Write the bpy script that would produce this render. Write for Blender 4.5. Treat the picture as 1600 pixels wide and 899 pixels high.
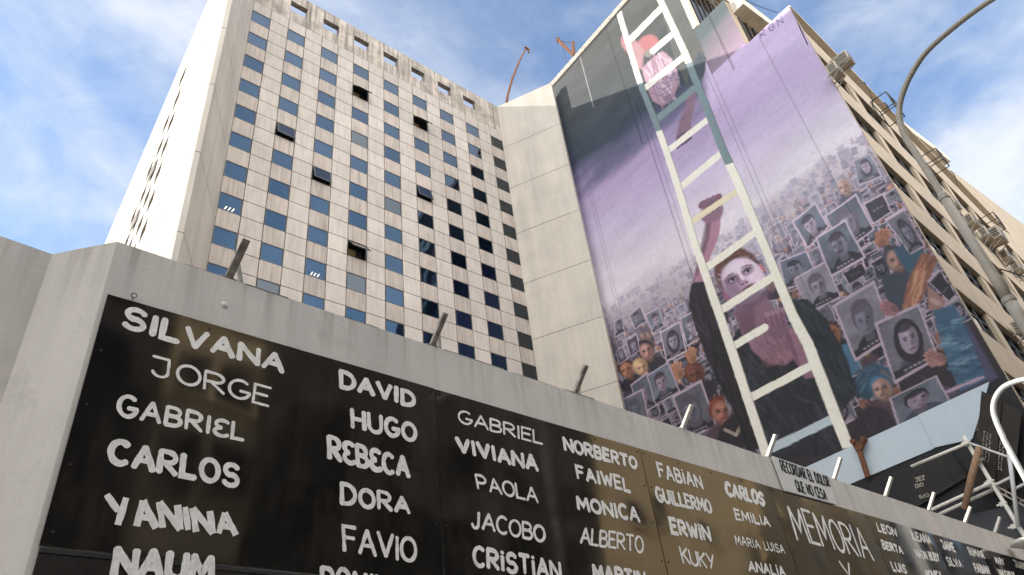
import bpy, math, random
import numpy as np
from mathutils import Vector, Matrix
random.seed(7); RNG = np.random.RandomState(11)
R = math.radians
SC = bpy.context.scene; COL = SC.collection
for _o in list(bpy.data.objects): bpy.data.objects.remove(_o)

# ------------------------------------------------------------------ camera
EYE = 1.6
CAM_R = np.array([[0.8039437, -0.5846137, -0.10909328],      # right
                  [0.27959309, 0.53345371, -0.79828243],     # down
                  [0.52488306, 0.61127241, 0.5923207]])      # forward
FPX = 1135.84
cam_d = bpy.data.cameras.new('camera'); cam = bpy.data.objects.new('camera', cam_d); COL.objects.link(cam)
cam_d.sensor_width = 36.0; cam_d.lens = FPX / 1600 * 36.0; cam_d.clip_start = 0.05; cam_d.clip_end = 3000
rr, dd, ff = CAM_R
cam.matrix_world = Matrix(((rr[0], -dd[0], -ff[0], 0), (rr[1], -dd[1], -ff[1], 0), (rr[2], -dd[2], -ff[2], EYE), (0, 0, 0, 1)))
SC.camera = cam

# ------------------------------------------------------------------ sun, sky, exposure
SUN_TO = Vector((-1.0, 0.737, 0.509)).normalized()           # towards the sun
SUN_EL = math.asin(SUN_TO.z)
sun_d = bpy.data.lights.new('sun', 'SUN'); sun = bpy.data.objects.new('sun', sun_d); COL.objects.link(sun)
sun_d.energy = 2.6; sun_d.angle = R(0.5); sun_d.color = (1.0, 0.91, 0.77)
sun.rotation_euler = SUN_TO.to_track_quat('Z', 'Y').to_euler()
W = bpy.data.worlds.new('World'); SC.world = W; W.use_nodes = True
nt = W.node_tree; nt.nodes.clear(); NN = nt.nodes.new; LK = nt.links.new
out = NN('ShaderNodeOutputWorld'); bg = NN('ShaderNodeBackground'); bg.inputs['Strength'].default_value = 0.15
LK(bg.outputs[0], out.inputs[0])
sky = NN('ShaderNodeTexSky'); sky.sky_type = 'NISHITA'; sky.sun_disc = False
sky.sun_elevation = SUN_EL; sky.sun_rotation = math.atan2(SUN_TO.x, SUN_TO.y)
sky.air_density = 1.0; sky.dust_density = 0.6; sky.ozone_density = 2.0
tint = NN('ShaderNodeMix'); tint.data_type = 'RGBA'; tint.blend_type = 'MULTIPLY'; tint.inputs['Factor'].default_value = 1.0
LK(sky.outputs[0], tint.inputs[6]); tint.inputs[7].default_value = (0.60, 0.74, 0.84, 1)
tc = NN('ShaderNodeTexCoord'); sep = NN('ShaderNodeSeparateXYZ'); LK(tc.outputs['Generated'], sep.inputs[0])
def wmath(op, a, b=None):
    n = NN('ShaderNodeMath'); n.operation = op
    for i, v in enumerate((a, b)):
        if v is None: continue
        if isinstance(v, (int, float)): n.inputs[i].default_value = v
        else: LK(v, n.inputs[i])
    return n.outputs[0]
zz = wmath('ADD', wmath('MAXIMUM', sep.outputs[2], 0.0), 0.28)
cmb = NN('ShaderNodeCombineXYZ'); LK(wmath('DIVIDE', sep.outputs[0], zz), cmb.inputs[0]); LK(wmath('DIVIDE', sep.outputs[1], zz), cmb.inputs[1])
cmb.inputs[2].default_value = 7.9
n1 = NN('ShaderNodeTexNoise'); n1.inputs['Scale'].default_value = 1.5; n1.inputs['Detail'].default_value = 8; n1.inputs['Roughness'].default_value = 0.56; n1.inputs['Distortion'].default_value = 0.35
LK(cmb.outputs[0], n1.inputs['Vector'])
n2 = NN('ShaderNodeTexNoise'); n2.inputs['Scale'].default_value = 7.5; n2.inputs['Detail'].default_value = 6; n2.inputs['Roughness'].default_value = 0.6; n2.inputs['Distortion'].default_value = 0.6
LK(cmb.outputs[0], n2.inputs['Vector'])
mixn = wmath('ADD', wmath('MULTIPLY', n1.outputs[0], 0.8), wmath('MULTIPLY', n2.outputs[0], 0.2))
rmp = NN('ShaderNodeValToRGB'); rmp.color_ramp.elements[0].position = 0.39; rmp.color_ramp.elements[1].position = 0.63
rmp.color_ramp.elements[0].color = (0.1, 0.1, 0.1, 1); rmp.color_ramp.elements[1].color = (1, 1, 1, 1); rmp.color_ramp.interpolation = 'EASE'
LK(mixn, rmp.inputs[0])
cl = NN('ShaderNodeMix'); cl.data_type = 'RGBA'; LK(wmath('MULTIPLY', rmp.outputs[0], 0.9), cl.inputs['Factor'])
LK(tint.outputs[2], cl.inputs[6]); cl.inputs[7].default_value = (2.8, 2.9, 3.1, 1)
# added fill light: unseen sky behind the camera brightened into a made-up cloud bank
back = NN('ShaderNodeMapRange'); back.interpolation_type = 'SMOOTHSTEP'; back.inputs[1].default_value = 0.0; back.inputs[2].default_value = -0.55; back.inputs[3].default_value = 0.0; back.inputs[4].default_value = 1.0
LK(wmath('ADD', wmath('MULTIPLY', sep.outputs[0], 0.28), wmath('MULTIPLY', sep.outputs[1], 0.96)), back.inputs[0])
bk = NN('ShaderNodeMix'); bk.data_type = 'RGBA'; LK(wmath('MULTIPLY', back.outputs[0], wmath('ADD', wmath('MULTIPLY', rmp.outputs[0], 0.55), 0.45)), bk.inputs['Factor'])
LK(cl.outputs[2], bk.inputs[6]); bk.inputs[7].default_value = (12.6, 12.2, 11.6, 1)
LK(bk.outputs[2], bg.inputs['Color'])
SC.view_settings.view_transform = 'Standard'; SC.view_settings.look = 'None'; SC.view_settings.gamma = 1.0
SC.view_settings.use_curve_mapping = False; SC.view_settings.exposure = 1.27
SC.cycles.max_bounces = 6; SC.cycles.diffuse_bounces = 4

# ------------------------------------------------------------------ helpers
def ray(x, y):                                   # photo pixel (1600 x 899) -> world direction
    return CAM_R.T @ np.array([(x - 800) / FPX, (y - 449.5) / FPX, 1.0])
def on_plane(p, point, normal):                  # where the sight line of a pixel meets a wall of the place
    d = ray(*p); point = np.array(point, float) - np.array([0, 0, EYE]); n = np.array(normal, float)
    return d * ((n @ point) / (n @ d)) + np.array([0, 0, EYE])
def at_x(p, X): return on_plane(p, (X, 0, 0), (1, 0, 0))
def at_y(p, Y): return on_plane(p, (0, Y, 0), (0, 1, 0))

def lin(c): return tuple((v / 12.92 if v <= 0.04045 else ((v + 0.055) / 1.055) ** 2.4) for v in (x / 255.0 for x in c))

class MB:
    def __init__(s): s.v = []; s.f = []; s.mi = []; s.tone = []
    def face(s, pts, m=0, tone=1.0):
        b = len(s.v); s.v += [tuple(map(float, p)) for p in pts]; s.f.append(tuple(range(b, b + len(pts)))); s.mi.append(m); s.tone.append(tone)
    def hexa(s, p, m=0, tone=1.0):               # 8 points: bottom 4 (ccw), top 4
        b = len(s.v); s.v += [tuple(map(float, q)) for q in p]
        for q in ((3, 2, 1, 0), (4, 5, 6, 7), (0, 1, 5, 4), (1, 2, 6, 5), (2, 3, 7, 6), (3, 0, 4, 7)):
            s.f.append(tuple(b + i for i in q)); s.mi.append(m); s.tone.append(tone)
    def box(s, a, b, m=0, tone=1.0):
        (x0, y0, z0), (x1, y1, z1) = a, b
        s.hexa([(x0, y0, z0), (x1, y0, z0), (x1, y1, z0), (x0, y1, z0), (x0, y0, z1), (x1, y0, z1), (x1, y1, z1), (x0, y1, z1)], m, tone)
    def fbox(s, F, a, b, m=0, tone=1.0):         # box in a wall frame F(u, v, w)
        (x0, y0, z0), (x1, y1, z1) = a, b
        s.hexa([F(x0, y0, z0), F(x1, y0, z0), F(x1, y0, z1), F(x0, y0, z1), F(x0, y1, z0), F(x1, y1, z0), F(x1, y1, z1), F(x0, y1, z1)], m, tone)
    def prism(s, poly, z0, z1, m=0, tone=1.0):   # ccw plan polygon
        n = len(poly); b = len(s.v)
        s.v += [(p[0], p[1], z0) for p in poly] + [(p[0], p[1], z1) for p in poly]
        s.f += [tuple(b + i for i in reversed(range(n))), tuple(b + n + i for i in range(n))]; s.mi += [m, m]; s.tone += [tone] * 2
        for i in range(n):
            j = (i + 1) % n; s.f.append((b + i, b + j, b + n + j, b + n + i)); s.mi.append(m); s.tone.append(tone)
    def tube(s, pts, r, seg=12, m=0, caps=True, tone=1.0):
        pts = [Vector(p) for p in pts]; n = len(pts); rs = r if isinstance(r, (list, tuple)) else [r] * n
        ref = None; b = len(s.v)
        for i, p in enumerate(pts):
            t = (pts[min(i + 1, n - 1)] - pts[max(i - 1, 0)]).normalized()
            if ref is None: ref = t.orthogonal().normalized()
            ref = (ref - t * ref.dot(t)).normalized(); bi = t.cross(ref)
            for k in range(seg):
                a = 2 * math.pi * k / seg; s.v.append(tuple(p + (ref * math.cos(a) + bi * math.sin(a)) * rs[i]))
        for i in range(n - 1):
            for k in range(seg):
                k2 = (k + 1) % seg; s.f.append((b + i * seg + k, b + i * seg + k2, b + (i + 1) * seg + k2, b + (i + 1) * seg + k)); s.mi.append(m); s.tone.append(tone)
        if caps:
            s.f.append(tuple(b + k for k in reversed(range(seg)))); s.f.append(tuple(b + (n - 1) * seg + k for k in range(seg))); s.mi += [m, m]; s.tone += [tone] * 2
    def bar(s, a, b_, w, h=None, up=(0, 0, 1), m=0, tone=1.0):   # rectangular bar between two points
        a, b_ = Vector(a), Vector(b_); h = h or w; t = (b_ - a).normalized(); up = Vector(up)
        if abs(t.dot(up)) > 0.98: up = Vector((1, 0, 0))
        sx = t.cross(up).normalized() * w / 2; sy = sx.cross(t).normalized() * h / 2
        s.hexa([a - sx - sy, a + sx - sy, a + sx + sy, a - sx + sy, b_ - sx - sy, b_ + sx - sy, b_ + sx + sy, b_ - sx + sy], m, tone)

def base_of(o):
    v = Vector((0, 0, 0))
    while o is not None: v = v + o.location; o = o.parent
    return v
def obj(name, mb, mats, parent=None, smooth=False, at=None, bevel=0):
    """one mesh object; vertices given in world space; 'at' makes its own origin there"""
    me = bpy.data.meshes.new(name); o = bpy.data.objects.new(name, me); COL.objects.link(o)
    off = base_of(parent) if parent else Vector((0, 0, 0))
    org = Vector(at) if at is not None else off
    me.from_pydata([tuple(Vector(v) - org) for v in mb.v], [], mb.f)
    mats = mats if isinstance(mats, (list, tuple)) else [mats]
    for m in mats: me.materials.append(m)
    if len(mats) > 1: me.polygons.foreach_set('material_index', mb.mi)
    if any(t != 1.0 for t in mb.tone):
        ca = me.color_attributes.new('tone', 'FLOAT_COLOR', 'CORNER'); k = 0; arr = []
        for p, t in zip(me.polygons, mb.tone): arr += [t, t, t, 1.0] * p.loop_total
        ca.data.foreach_set('color', arr)
    if smooth: me.polygons.foreach_set('use_smooth', [True] * len(me.polygons))
    me.update()
    o.parent = parent; o.location = org - off
    if bevel:
        b = o.modifiers.new('bevel', 'BEVEL'); b.width = bevel; b.segments = 2; b.limit_method = 'ANGLE'
    return o
def tag(o, label=None, cat=None, group=None, kind=None):
    if label: o['label'] = label
    if cat: o['category'] = cat
    if group: o['group'] = group
    if kind: o['kind'] = kind
    return o
def thing(name, loc, label, cat, group=None):
    o = bpy.data.objects.new(name, None); COL.objects.link(o); o.location = loc; o.empty_display_size = 0.3
    return tag(o, label, cat, group)
def dup(o, parent=None, loc=None, rot=None):
    c = o.copy(); COL.objects.link(c)
    for k in ('label', 'category', 'group'):
        if parent is not None and k in c: del c[k]
    c.parent = parent
    if loc is not None: c.location = loc
    if rot is not None: c.rotation_euler = rot
    for ch in list(o.children): dup(ch, c)
    return c

# ------------------------------------------------------------------ materials
def new_mat(name):
    m = bpy.data.materials.new(name); m.use_nodes = True; t = m.node_tree; b = t.nodes['Principled BSDF']
    return m, t, b
def mat(name, color, rough=0.7, metal=0.0, var=0.12, scale=3.0, stretch=(1, 1, 1), dark=None, streak=0.0, streak_scale=(5, 5, 0.35), bump=0.0, bump_scale=40, tone=False, drip=None, stain=None, stain_pos=(0.5, 0.75), stain_scale=1.5):
    m, t, b = new_mat(name); N = t.nodes.new; L = t.links.new
    b.inputs['Roughness'].default_value = rough; b.inputs['Metallic'].default_value = metal
    tc = N('ShaderNodeTexCoord'); mp = N('ShaderNodeMapping'); mp.inputs['Scale'].default_value = stretch; L(tc.outputs['Object'], mp.inputs[0])
    n = N('ShaderNodeTexNoise'); n.inputs['Scale'].default_value = scale; n.inputs['Detail'].default_value = 7; n.inputs['Roughness'].default_value = 0.62; L(mp.outputs[0], n.inputs[0])
    r = N('ShaderNodeMapRange'); r.inputs[1].default_value = 0.3; r.inputs[2].default_value = 0.7; r.inputs[3].default_value = 1 - var; r.inputs[4].default_value = 1 + var; L(n.outputs[0], r.inputs[0])
    val = r.outputs[0]
    def mul(a, bb):
        x = N('ShaderNodeMath'); x.operation = 'MULTIPLY'; L(a, x.inputs[0]); L(bb, x.inputs[1]); return x.outputs[0]
    if streak:
        mp2 = N('ShaderNodeMapping'); mp2.inputs['Scale'].default_value = streak_scale; L(tc.outputs['Object'], mp2.inputs[0])
        n2 = N('ShaderNodeTexNoise'); n2.inputs['Scale'].default_value = 1.0; n2.inputs['Detail'].default_value = 5; n2.inputs['Roughness'].default_value = 0.6; L(mp2.outputs[0], n2.inputs[0])
        r2 = N('ShaderNodeMapRange'); r2.inputs[1].default_value = 0.42; r2.inputs[2].default_value = 0.72; r2.inputs[3].default_value = 1.0; r2.inputs[4].default_value = 1 - streak; L(n2.outputs[0], r2.inputs[0])
        val = mul(val, r2.outputs[0])
    if tone:
        at = N('ShaderNodeVertexColor'); at.layer_name = 'tone'; val = mul(val, at.outputs[0])
    mx = N('ShaderNodeMix'); mx.data_type = 'RGBA'; mx.blend_type = 'MULTIPLY'; mx.inputs['Factor'].default_value = 1.0
    mx.inputs[6].default_value = (*color, 1); L(val, mx.inputs[7]); colout = mx.outputs[2]
    if stain:
        n3 = N('ShaderNodeTexNoise'); n3.inputs['Scale'].default_value = stain_scale; n3.inputs['Detail'].default_value = 9; n3.inputs['Roughness'].default_value = 0.72; L(mp.outputs[0], n3.inputs[0])
        r3 = N('ShaderNodeMapRange'); r3.inputs[1].default_value = stain_pos[0]; r3.inputs[2].default_value = stain_pos[1]; L(n3.outputs[0], r3.inputs[0])
        m3 = N('ShaderNodeMix'); m3.data_type = 'RGBA'; L(r3.outputs[0], m3.inputs['Factor']); L(colout, m3.inputs[6]); m3.inputs[7].default_value = (*stain, 1); colout = m3.outputs[2]
    if drip:
        z0, z1, dc, ds = drip
        sx = N('ShaderNodeSeparateXYZ'); L(tc.outputs['Object'], sx.inputs[0]); rz = N('ShaderNodeMapRange'); rz.inputs[1].default_value = z0; rz.inputs[2].default_value = z1; L(sx.outputs[2], rz.inputs[0])
        mp4 = N('ShaderNodeMapping'); mp4.inputs['Scale'].default_value = (9, 9, 0.35); L(tc.outputs['Object'], mp4.inputs[0])
        n4 = N('ShaderNodeTexNoise'); n4.inputs['Scale'].default_value = 1.0; n4.inputs['Detail'].default_value = 6; n4.inputs['Roughness'].default_value = 0.65; L(mp4.outputs[0], n4.inputs[0])
        r4 = N('ShaderNodeMapRange'); r4.inputs[1].default_value = 0.5; r4.inputs[2].default_value = 0.72; L(n4.outputs[0], r4.inputs[0])
        pw = N('ShaderNodeMath'); pw.operation = 'POWER'; L(rz.outputs[0], pw.inputs[0]); pw.inputs[1].default_value = 1.8
        sc4 = N('ShaderNodeMath'); sc4.operation = 'MULTIPLY'; L(mul(r4.outputs[0], pw.outputs[0]), sc4.inputs[0]); sc4.inputs[1].default_value = ds
        m4 = N('ShaderNodeMix'); m4.data_type = 'RGBA'; L(sc4.outputs[0], m4.inputs['Factor']); L(colout, m4.inputs[6]); m4.inputs[7].default_value = (*dc, 1); colout = m4.outputs[2]
    L(colout, b.inputs['Base Color'])
    if bump:
        nb = N('ShaderNodeTexNoise'); nb.inputs['Scale'].default_value = bump_scale; nb.inputs['Detail'].default_value = 6; L(tc.outputs['Object'], nb.inputs[0])
        bp = N('ShaderNodeBump'); bp.inputs['Strength'].default_value = bump; bp.inputs['Distance'].default_value = 0.02; L(nb.outputs[0], bp.inputs['Height']); L(bp.outputs[0], b.inputs['Normal'])
    return m
def glass(name, color, rough=0.03, wave=0.04, wave_scale=0.8):
    m, t, b = new_mat(name); N = t.nodes.new; L = t.links.new
    b.inputs['Base Color'].default_value = (*color, 1); b.inputs['Metallic'].default_value = 1.0; b.inputs['Roughness'].default_value = rough
    tc = N('ShaderNodeTexCoord'); nb = N('ShaderNodeTexNoise'); nb.inputs['Scale'].default_value = wave_scale; nb.inputs['Detail'].default_value = 1; L(tc.outputs['Object'], nb.inputs[0])
    bp = N('ShaderNodeBump'); bp.inputs['Strength'].default_value = wave; bp.inputs['Distance'].default_value = 0.3; L(nb.outputs[0], bp.inputs['Height']); L(bp.outputs[0], b.inputs['Normal'])
    return m
M = {}
M['panel'] = mat('precast_panel', (0.45, 0.405, 0.365), 0.75, var=0.11, scale=0.5, streak=0.22, streak_scale=(7, 7, 0.9), tone=True, bump=0.1, stain=(0.40, 0.33, 0.27), stain_pos=(0.60, 0.80), stain_scale=2.2)
M['spandrel'] = mat('precast_spandrel', (0.42, 0.362, 0.318), 0.75, var=0.08, scale=1.2, streak=0.38, streak_scale=(9, 9, 0.5), tone=True, bump=0.1)
M['joint'] = mat('joint_dark', (0.12, 0.10, 0.09), 0.9)
M['parapet'] = mat('weathered_concrete', (0.46, 0.405, 0.35), 0.85, var=0.2, scale=0.8, streak=0.7, streak_scale=(7, 7, 0.25), tone=True, bump=0.25, stain=(0.16, 0.145, 0.13), stain_pos=(0.46, 0.70), stain_scale=1.3)
M['fin'] = mat('smooth_concrete', (0.455, 0.418, 0.37), 0.7, var=0.09, scale=0.6, streak=0.2, streak_scale=(1.6, 1.6, 0.12), bump=0.08, stain=(0.37, 0.325, 0.275), stain_pos=(0.55, 0.80), stain_scale=0.9)
M['roof'] = mat('roof_grey', (0.25, 0.24, 0.23), 0.9)
M['frame'] = mat('dark_aluminium', (0.035, 0.035, 0.04), 0.45)
M['glassA'] = glass('window_glass', (0.022, 0.041, 0.072))
M['glassB'] = glass('window_glass_blind', (0.05, 0.06, 0.072), 0.12)
M['glassC'] = glass('window_glass_deep', (0.016, 0.033, 0.062))
M['sideglass'] = mat('smoked_glass', (0.035, 0.024, 0.012), 0.6, var=0.5, scale=3)
M['sideglass'].node_tree.nodes['Principled BSDF'].inputs['IOR'].default_value = 1.06
M['void'] = mat('dark_room', (0.02, 0.02, 0.022), 0.9)
M['gold'] = mat('amber_glass', (0.07, 0.042, 0.015), 0.6)
M['blind'] = mat('brown_blind', (0.30, 0.2, 0.085), 0.7)
def lamp_mat(name, c, s):
    m, t, b = new_mat(name); b.inputs['Base Color'].default_value = (0.8, 0.8, 0.8, 1)
    b.inputs['Emission Color'].default_value = (*c, 1); b.inputs['Emission Strength'].default_value = s; return m
M['tube'] = lamp_mat('lit_tube', (1, 0.78, 0.42), 0.85)
M['wallpaint'] = mat('grey_wall_paint', (0.60, 0.572, 0.535), 0.8, var=0.07, scale=0.9, streak=0.13, streak_scale=(3.5, 3.5, 0.3), bump=0.2, bump_scale=25, drip=(4.7, 5.56, (0.25, 0.23, 0.205), 0.75), stain=(0.43, 0.41, 0.38), stain_pos=(0.56, 0.80), stain_scale=1.6)
M['coping'] = mat('wall_top_cement', (0.29, 0.275, 0.255), 0.9, var=0.3, scale=4, bump=0.5, stain=(0.12, 0.11, 0.10), stain_pos=(0.5, 0.72), stain_scale=6)
M['letter'] = mat('white_brush_paint', (0.86, 0.84, 0.80), 0.6, var=0.14, scale=14, streak=0.2, streak_scale=(60, 60, 30))
M['screw'] = mat('screw', (0.25, 0.24, 0.23), 0.4, metal=0.7)
M['darkhole'] = mat('screw_dark', (0.01, 0.01, 0.01), 0.7)
M['signwhite'] = mat('sign_white', (0.60, 0.59, 0.57), 0.5, var=0.06, scale=5)
M['signblack'] = mat('sign_black', (0.010, 0.010, 0.012), 0.8)
M['galv'] = mat('pale_steel', (0.66, 0.64, 0.58), 0.5, metal=0.0, var=0.12, scale=8)
M['pipe_dirty'] = mat('dirty_steel', (0.36, 0.32, 0.28), 0.6, var=0.4, scale=9, stain=(0.10, 0.07, 0.05), stain_pos=(0.5, 0.7), stain_scale=7)
M['lampgrey'] = mat('lamp_post_paint', (0.36, 0.325, 0.27), 0.5, var=0.08, scale=3)
M['lampwhite'] = mat('lamp_white_paint', (0.55, 0.56, 0.57), 0.45, var=0.06, scale=4)
M['rust'] = mat('rusty_iron', (0.15, 0.062, 0.03), 0.85, var=0.35, scale=9, stain=(0.07, 0.03, 0.02), stain_pos=(0.5, 0.65), stain_scale=6)
M['beige'] = mat('beige_render', (0.42, 0.345, 0.26), 0.85, var=0.1, scale=0.9, streak=0.16, streak_scale=(2.5, 2.5, 0.3), bump=0.15, stain=(0.36, 0.29, 0.215), stain_pos=(0.58, 0.85), stain_scale=1.2)
M['cream'] = mat('cream_render', (0.6, 0.55, 0.47), 0.85, var=0.07, scale=1.5, streak=0.2, streak_scale=(2, 2, 0.3))
M['winframe'] = mat('window_frame_steel', (0.05, 0.048, 0.045), 0.5)
M['curtain'] = mat('white_curtain', (0.62, 0.60, 0.57), 0.9, var=0.25, scale=1.0, stretch=(14, 14, 0.5))
M['glassD'] = glass('side_window_glass', (0.03, 0.033, 0.037), 0.05)
M['acbody'] = mat('air_conditioner_cream', (0.42, 0.36, 0.28), 0.6, var=0.14, scale=4)
M['acgrille'] = mat('grille_black', (0.02, 0.022, 0.025), 0.5)
M['iron'] = mat('black_iron', (0.04, 0.037, 0.035), 0.6)
M['bluegrey'] = mat('blue_grey_sheet', (0.46, 0.54, 0.61), 0.55, var=0.05, scale=0.7, streak=0.06)
M['hoard'] = mat('black_hoarding', (0.008, 0.009, 0.012), 0.7, var=0.4, scale=1.5)
M['slate'] = mat('slate_sheet', (0.05, 0.055, 0.065), 0.7)
M['hoard2'] = mat('scuffed_black_sheet', (0.014, 0.014, 0.014), 0.75, var=0.5, scale=3, stain=(0.04, 0.036, 0.033), stain_pos=(0.55, 0.8), stain_scale=2.5)
M['oldboard'] = mat('old_dark_board', (0.022, 0.016, 0.012), 0.75, var=0.45, scale=2, streak=0.45, streak_scale=(9, 9, 0.6))
M['fadedwhite'] = mat('faded_white_paint', (0.33, 0.30, 0.26), 0.8, var=0.4, scale=15)
M['wood'] = mat('weathered_wood', (0.28, 0.175, 0.11), 0.85, var=0.3, scale=2, stretch=(12, 12, 1))
M['asphalt'] = mat('asphalt', (0.055, 0.055, 0.057), 0.9, var=0.2, scale=6, bump=0.4, bump_scale=120)
M['paving'] = mat('pavement_tiles', (0.38, 0.36, 0.33), 0.9, var=0.2, scale=2, bump=0.3)
M['kerb'] = mat('granite_kerb', (0.33, 0.32, 0.31), 0.85, var=0.2, scale=8)
M['marking'] = mat('road_marking', (0.75, 0.75, 0.72), 0.7, var=0.15, scale=8)
M['tan'] = mat('tan_facade', (0.60, 0.46, 0.27), 0.85, var=0.12, scale=0.4, streak=0.2)
M['brownf'] = mat('brown_facade', (0.14, 0.105, 0.08), 0.85, var=0.3, scale=0.35, streak=0.3)
M['pale'] = mat('pale_facade', (0.55, 0.47, 0.36), 0.85, var=0.1, scale=0.4)
M['ground'] = mat('city_ground', (0.12, 0.115, 0.11), 0.95, var=0.2, scale=0.2)

def panel_mat():
    m, t, b = new_mat('glossy_black_panel'); N = t.nodes.new; L = t.links.new
    b.inputs['Base Color'].default_value = (0.010, 0.0095, 0.009, 1); b.inputs['IOR'].default_value = 2.0
    tc = N('ShaderNodeTexCoord')
    nr = N('ShaderNodeTexNoise'); nr.inputs['Scale'].default_value = 2.2; nr.inputs['Detail'].default_value = 7; L(tc.outputs['Object'], nr.inputs[0])
    r = N('ShaderNodeMapRange'); r.inputs[1].default_value = 0.3; r.inputs[2].default_value = 0.7; r.inputs[3].default_value = 0.035; r.inputs[4].default_value = 0.11; L(nr.outputs[0], r.inputs[0]); L(r.outputs[0], b.inputs['Roughness'])
    mpd = N('ShaderNodeMapping'); mpd.inputs['Scale'].default_value = (2.2, 2.2, 0.7); L(tc.outputs['Object'], mpd.inputs[0])
    nd = N('ShaderNodeTexNoise'); nd.inputs['Scale'].default_value = 1.3; nd.inputs['Detail'].default_value = 8; nd.inputs['Roughness'].default_value = 0.68; L(mpd.outputs[0], nd.inputs[0])
    rd = N('ShaderNodeMapRange'); rd.inputs[1].default_value = 0.45; rd.inputs[2].default_value = 0.75; L(nd.outputs[0], rd.inputs[0])
    md = N('ShaderNodeMix'); md.data_type = 'RGBA'; L(rd.outputs[0], md.inputs['Factor']); md.inputs[6].default_value = (0.009, 0.0085, 0.008, 1); md.inputs[7].default_value = (0.042, 0.034, 0.026, 1); L(md.outputs[2], b.inputs['Base Color'])
    nb = N('ShaderNodeTexNoise'); nb.inputs['Scale'].default_value = 0.55; nb.inputs['Detail'].default_value = 1.0; L(tc.outputs['Object'], nb.inputs[0])
    bp = N('ShaderNodeBump'); bp.inputs['Strength'].default_value = 0.28; bp.inputs['Distance'].default_value = 0.10; L(nb.outputs[0], bp.inputs['Height']); L(bp.outputs[0], b.inputs['Normal'])
    return m
M['blackpanel'] = panel_mat()
M['blackpanel_dull'] = mat('dull_black_panel', (0.022, 0.019, 0.017), 0.35, var=0.4, scale=2, streak=0.4, streak_scale=(14, 14, 0.5))

# ------------------------------------------------------------------ ground, road, pavement (setting)
g = MB(); g.face([(-600, -600, -0.14), (700, -600, -0.14), (700, 700, -0.14), (-600, 700, -0.14)]); tag(obj('ground', g, M['ground']), kind='structure')
g = MB(); g.face([(-200, -9, -0.13), (260, -9, -0.13), (260, -1.6, -0.13), (-200, -1.6, -0.13)]); tag(obj('road', g, M['asphalt']), kind='structure')
g = MB()
for k in range(-20, 30): g.face([(k * 6, -5.36, -0.126), (k * 6 + 3, -5.36, -0.126), (k * 6 + 3, -5.24, -0.126), (k * 6, -5.24, -0.126)])
tag(obj('road_markings', g, M['marking']), kind='structure')
g = MB(); g.box((-200, -1.42, -0.2), (260, 30, 0.0)); g.box((-200, -14, -0.2), (260, -9.18, 0.0)); tag(obj('pavement', g, M['paving']), kind='structure')
g = MB(); g.box((-200, -1.6, -0.2), (260, -1.42, 0.003)); g.box((-200, -9.18, -0.2), (260, -9.0, 0.003)); tag(obj('kerb', g, M['kerb']), kind='structure')

# ------------------------------------------------------------------ buildings across the street (seen in the reflections)
def street_block(x0, x1, h, m, win_w, win_h, pitch_x, pitch_z, label, y=-12.0, recess=None):
    o = thing('apartment_block', ((x0 + x1) / 2, y, 0), label, 'building')
    b = MB()
    if recess:
        b.box((x0, y - 14, 0), (recess[0], y, h)); b.box((recess[0], y - 14, 0), (recess[1], y - 3.5, h)); b.box((recess[1], y - 14, 0), (x1, y, h))
    else: b.box((x0, y - 14, 0), (x1, y, h))
    obj('wall', b, m, o)
    b = MB(); b.box((x0 - 0.2, y - 14.2, h), (x1 + 0.2, y + 0.35, h + 0.5)); obj('cornice', b, m, o)
    n = max(1, int((x1 - x0) / pitch_x)); k = max(1, int((h - 4) / pitch_z)); proto = None
    for i in range(n):
        for j in range(k):
            cx = x0 + (i + 0.5) * (x1 - x0) / n; cz = 4.2 + j * pitch_z + win_h / 2
            if recess and recess[0] - win_w / 2 < cx < recess[1] + win_w / 2: continue
            if proto is None:
                b = MB(); w, hh = win_w / 2, win_h / 2
                b.box((cx - w, y + 0.003, cz - hh), (cx + w, y + 0.03, cz + hh))
                b.box((cx - w - .1, y + 0.003, cz - hh - .15), (cx + w + .1, y + 0.22, cz - hh - 0.01), 1)
                proto = obj('window', b, [M['glassD'], m], o, at=(cx, y, cz))
            else: dup(proto, o, Vector((cx, y, cz)) - Vector(o.location))
    return o
M['darkf'] = mat('soot_dark_facade', (0.05, 0.042, 0.036), 0.85, var=0.35, scale=0.3, streak=0.3)
street_block(-34, 6.3, 20, M['darkf'], 1.5, 1.8, 3.4, 3.2, 'soot dark apartment block across the street, leftmost of the row')
street_block(6.6, 10.3, 21, M['tan'], 1.5, 1.9, 1.75, 3.3, 'narrow tan house across the street between two soot dark blocks')
street_block(10.6, 28.6, 19, M['darkf'], 2.4, 1.5, 3.6, 3.1, 'wide soot dark block across the street beside the widest tan building')
street_block(29.0, 57.0, 21, M['tan'], 1.2, 1.6, 6.2, 4.6, 'wide tan building across the street split by a deep vertical recess', recess=(45.2, 48.4))
street_block(60.4, 63.6, 22, M['tan'], 1.1, 1.5, 1.6, 4.2, 'slim tan tower house across the street between two open gaps')
street_block(68.0, 75.0, 23, M['tan'], 1.1, 1.5, 3.4, 4.2, 'tan building across the street beyond the second open gap')
street_block(75.4, 85.0, 22, M['darkf'], 1.6, 1.7, 4.0, 3.3, 'dark block across the street right of the second open gap')
street_block(85.4, 88.0, 22, M['tan'], 1.0, 1.6, 1.3, 3.6, 'very narrow tan house across the street near the far end')
street_block(88.4, 150.0, 22, M['darkf'], 1.6, 1.7, 5.0, 3.6, 'long dark block farthest along the other side of the street')

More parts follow.
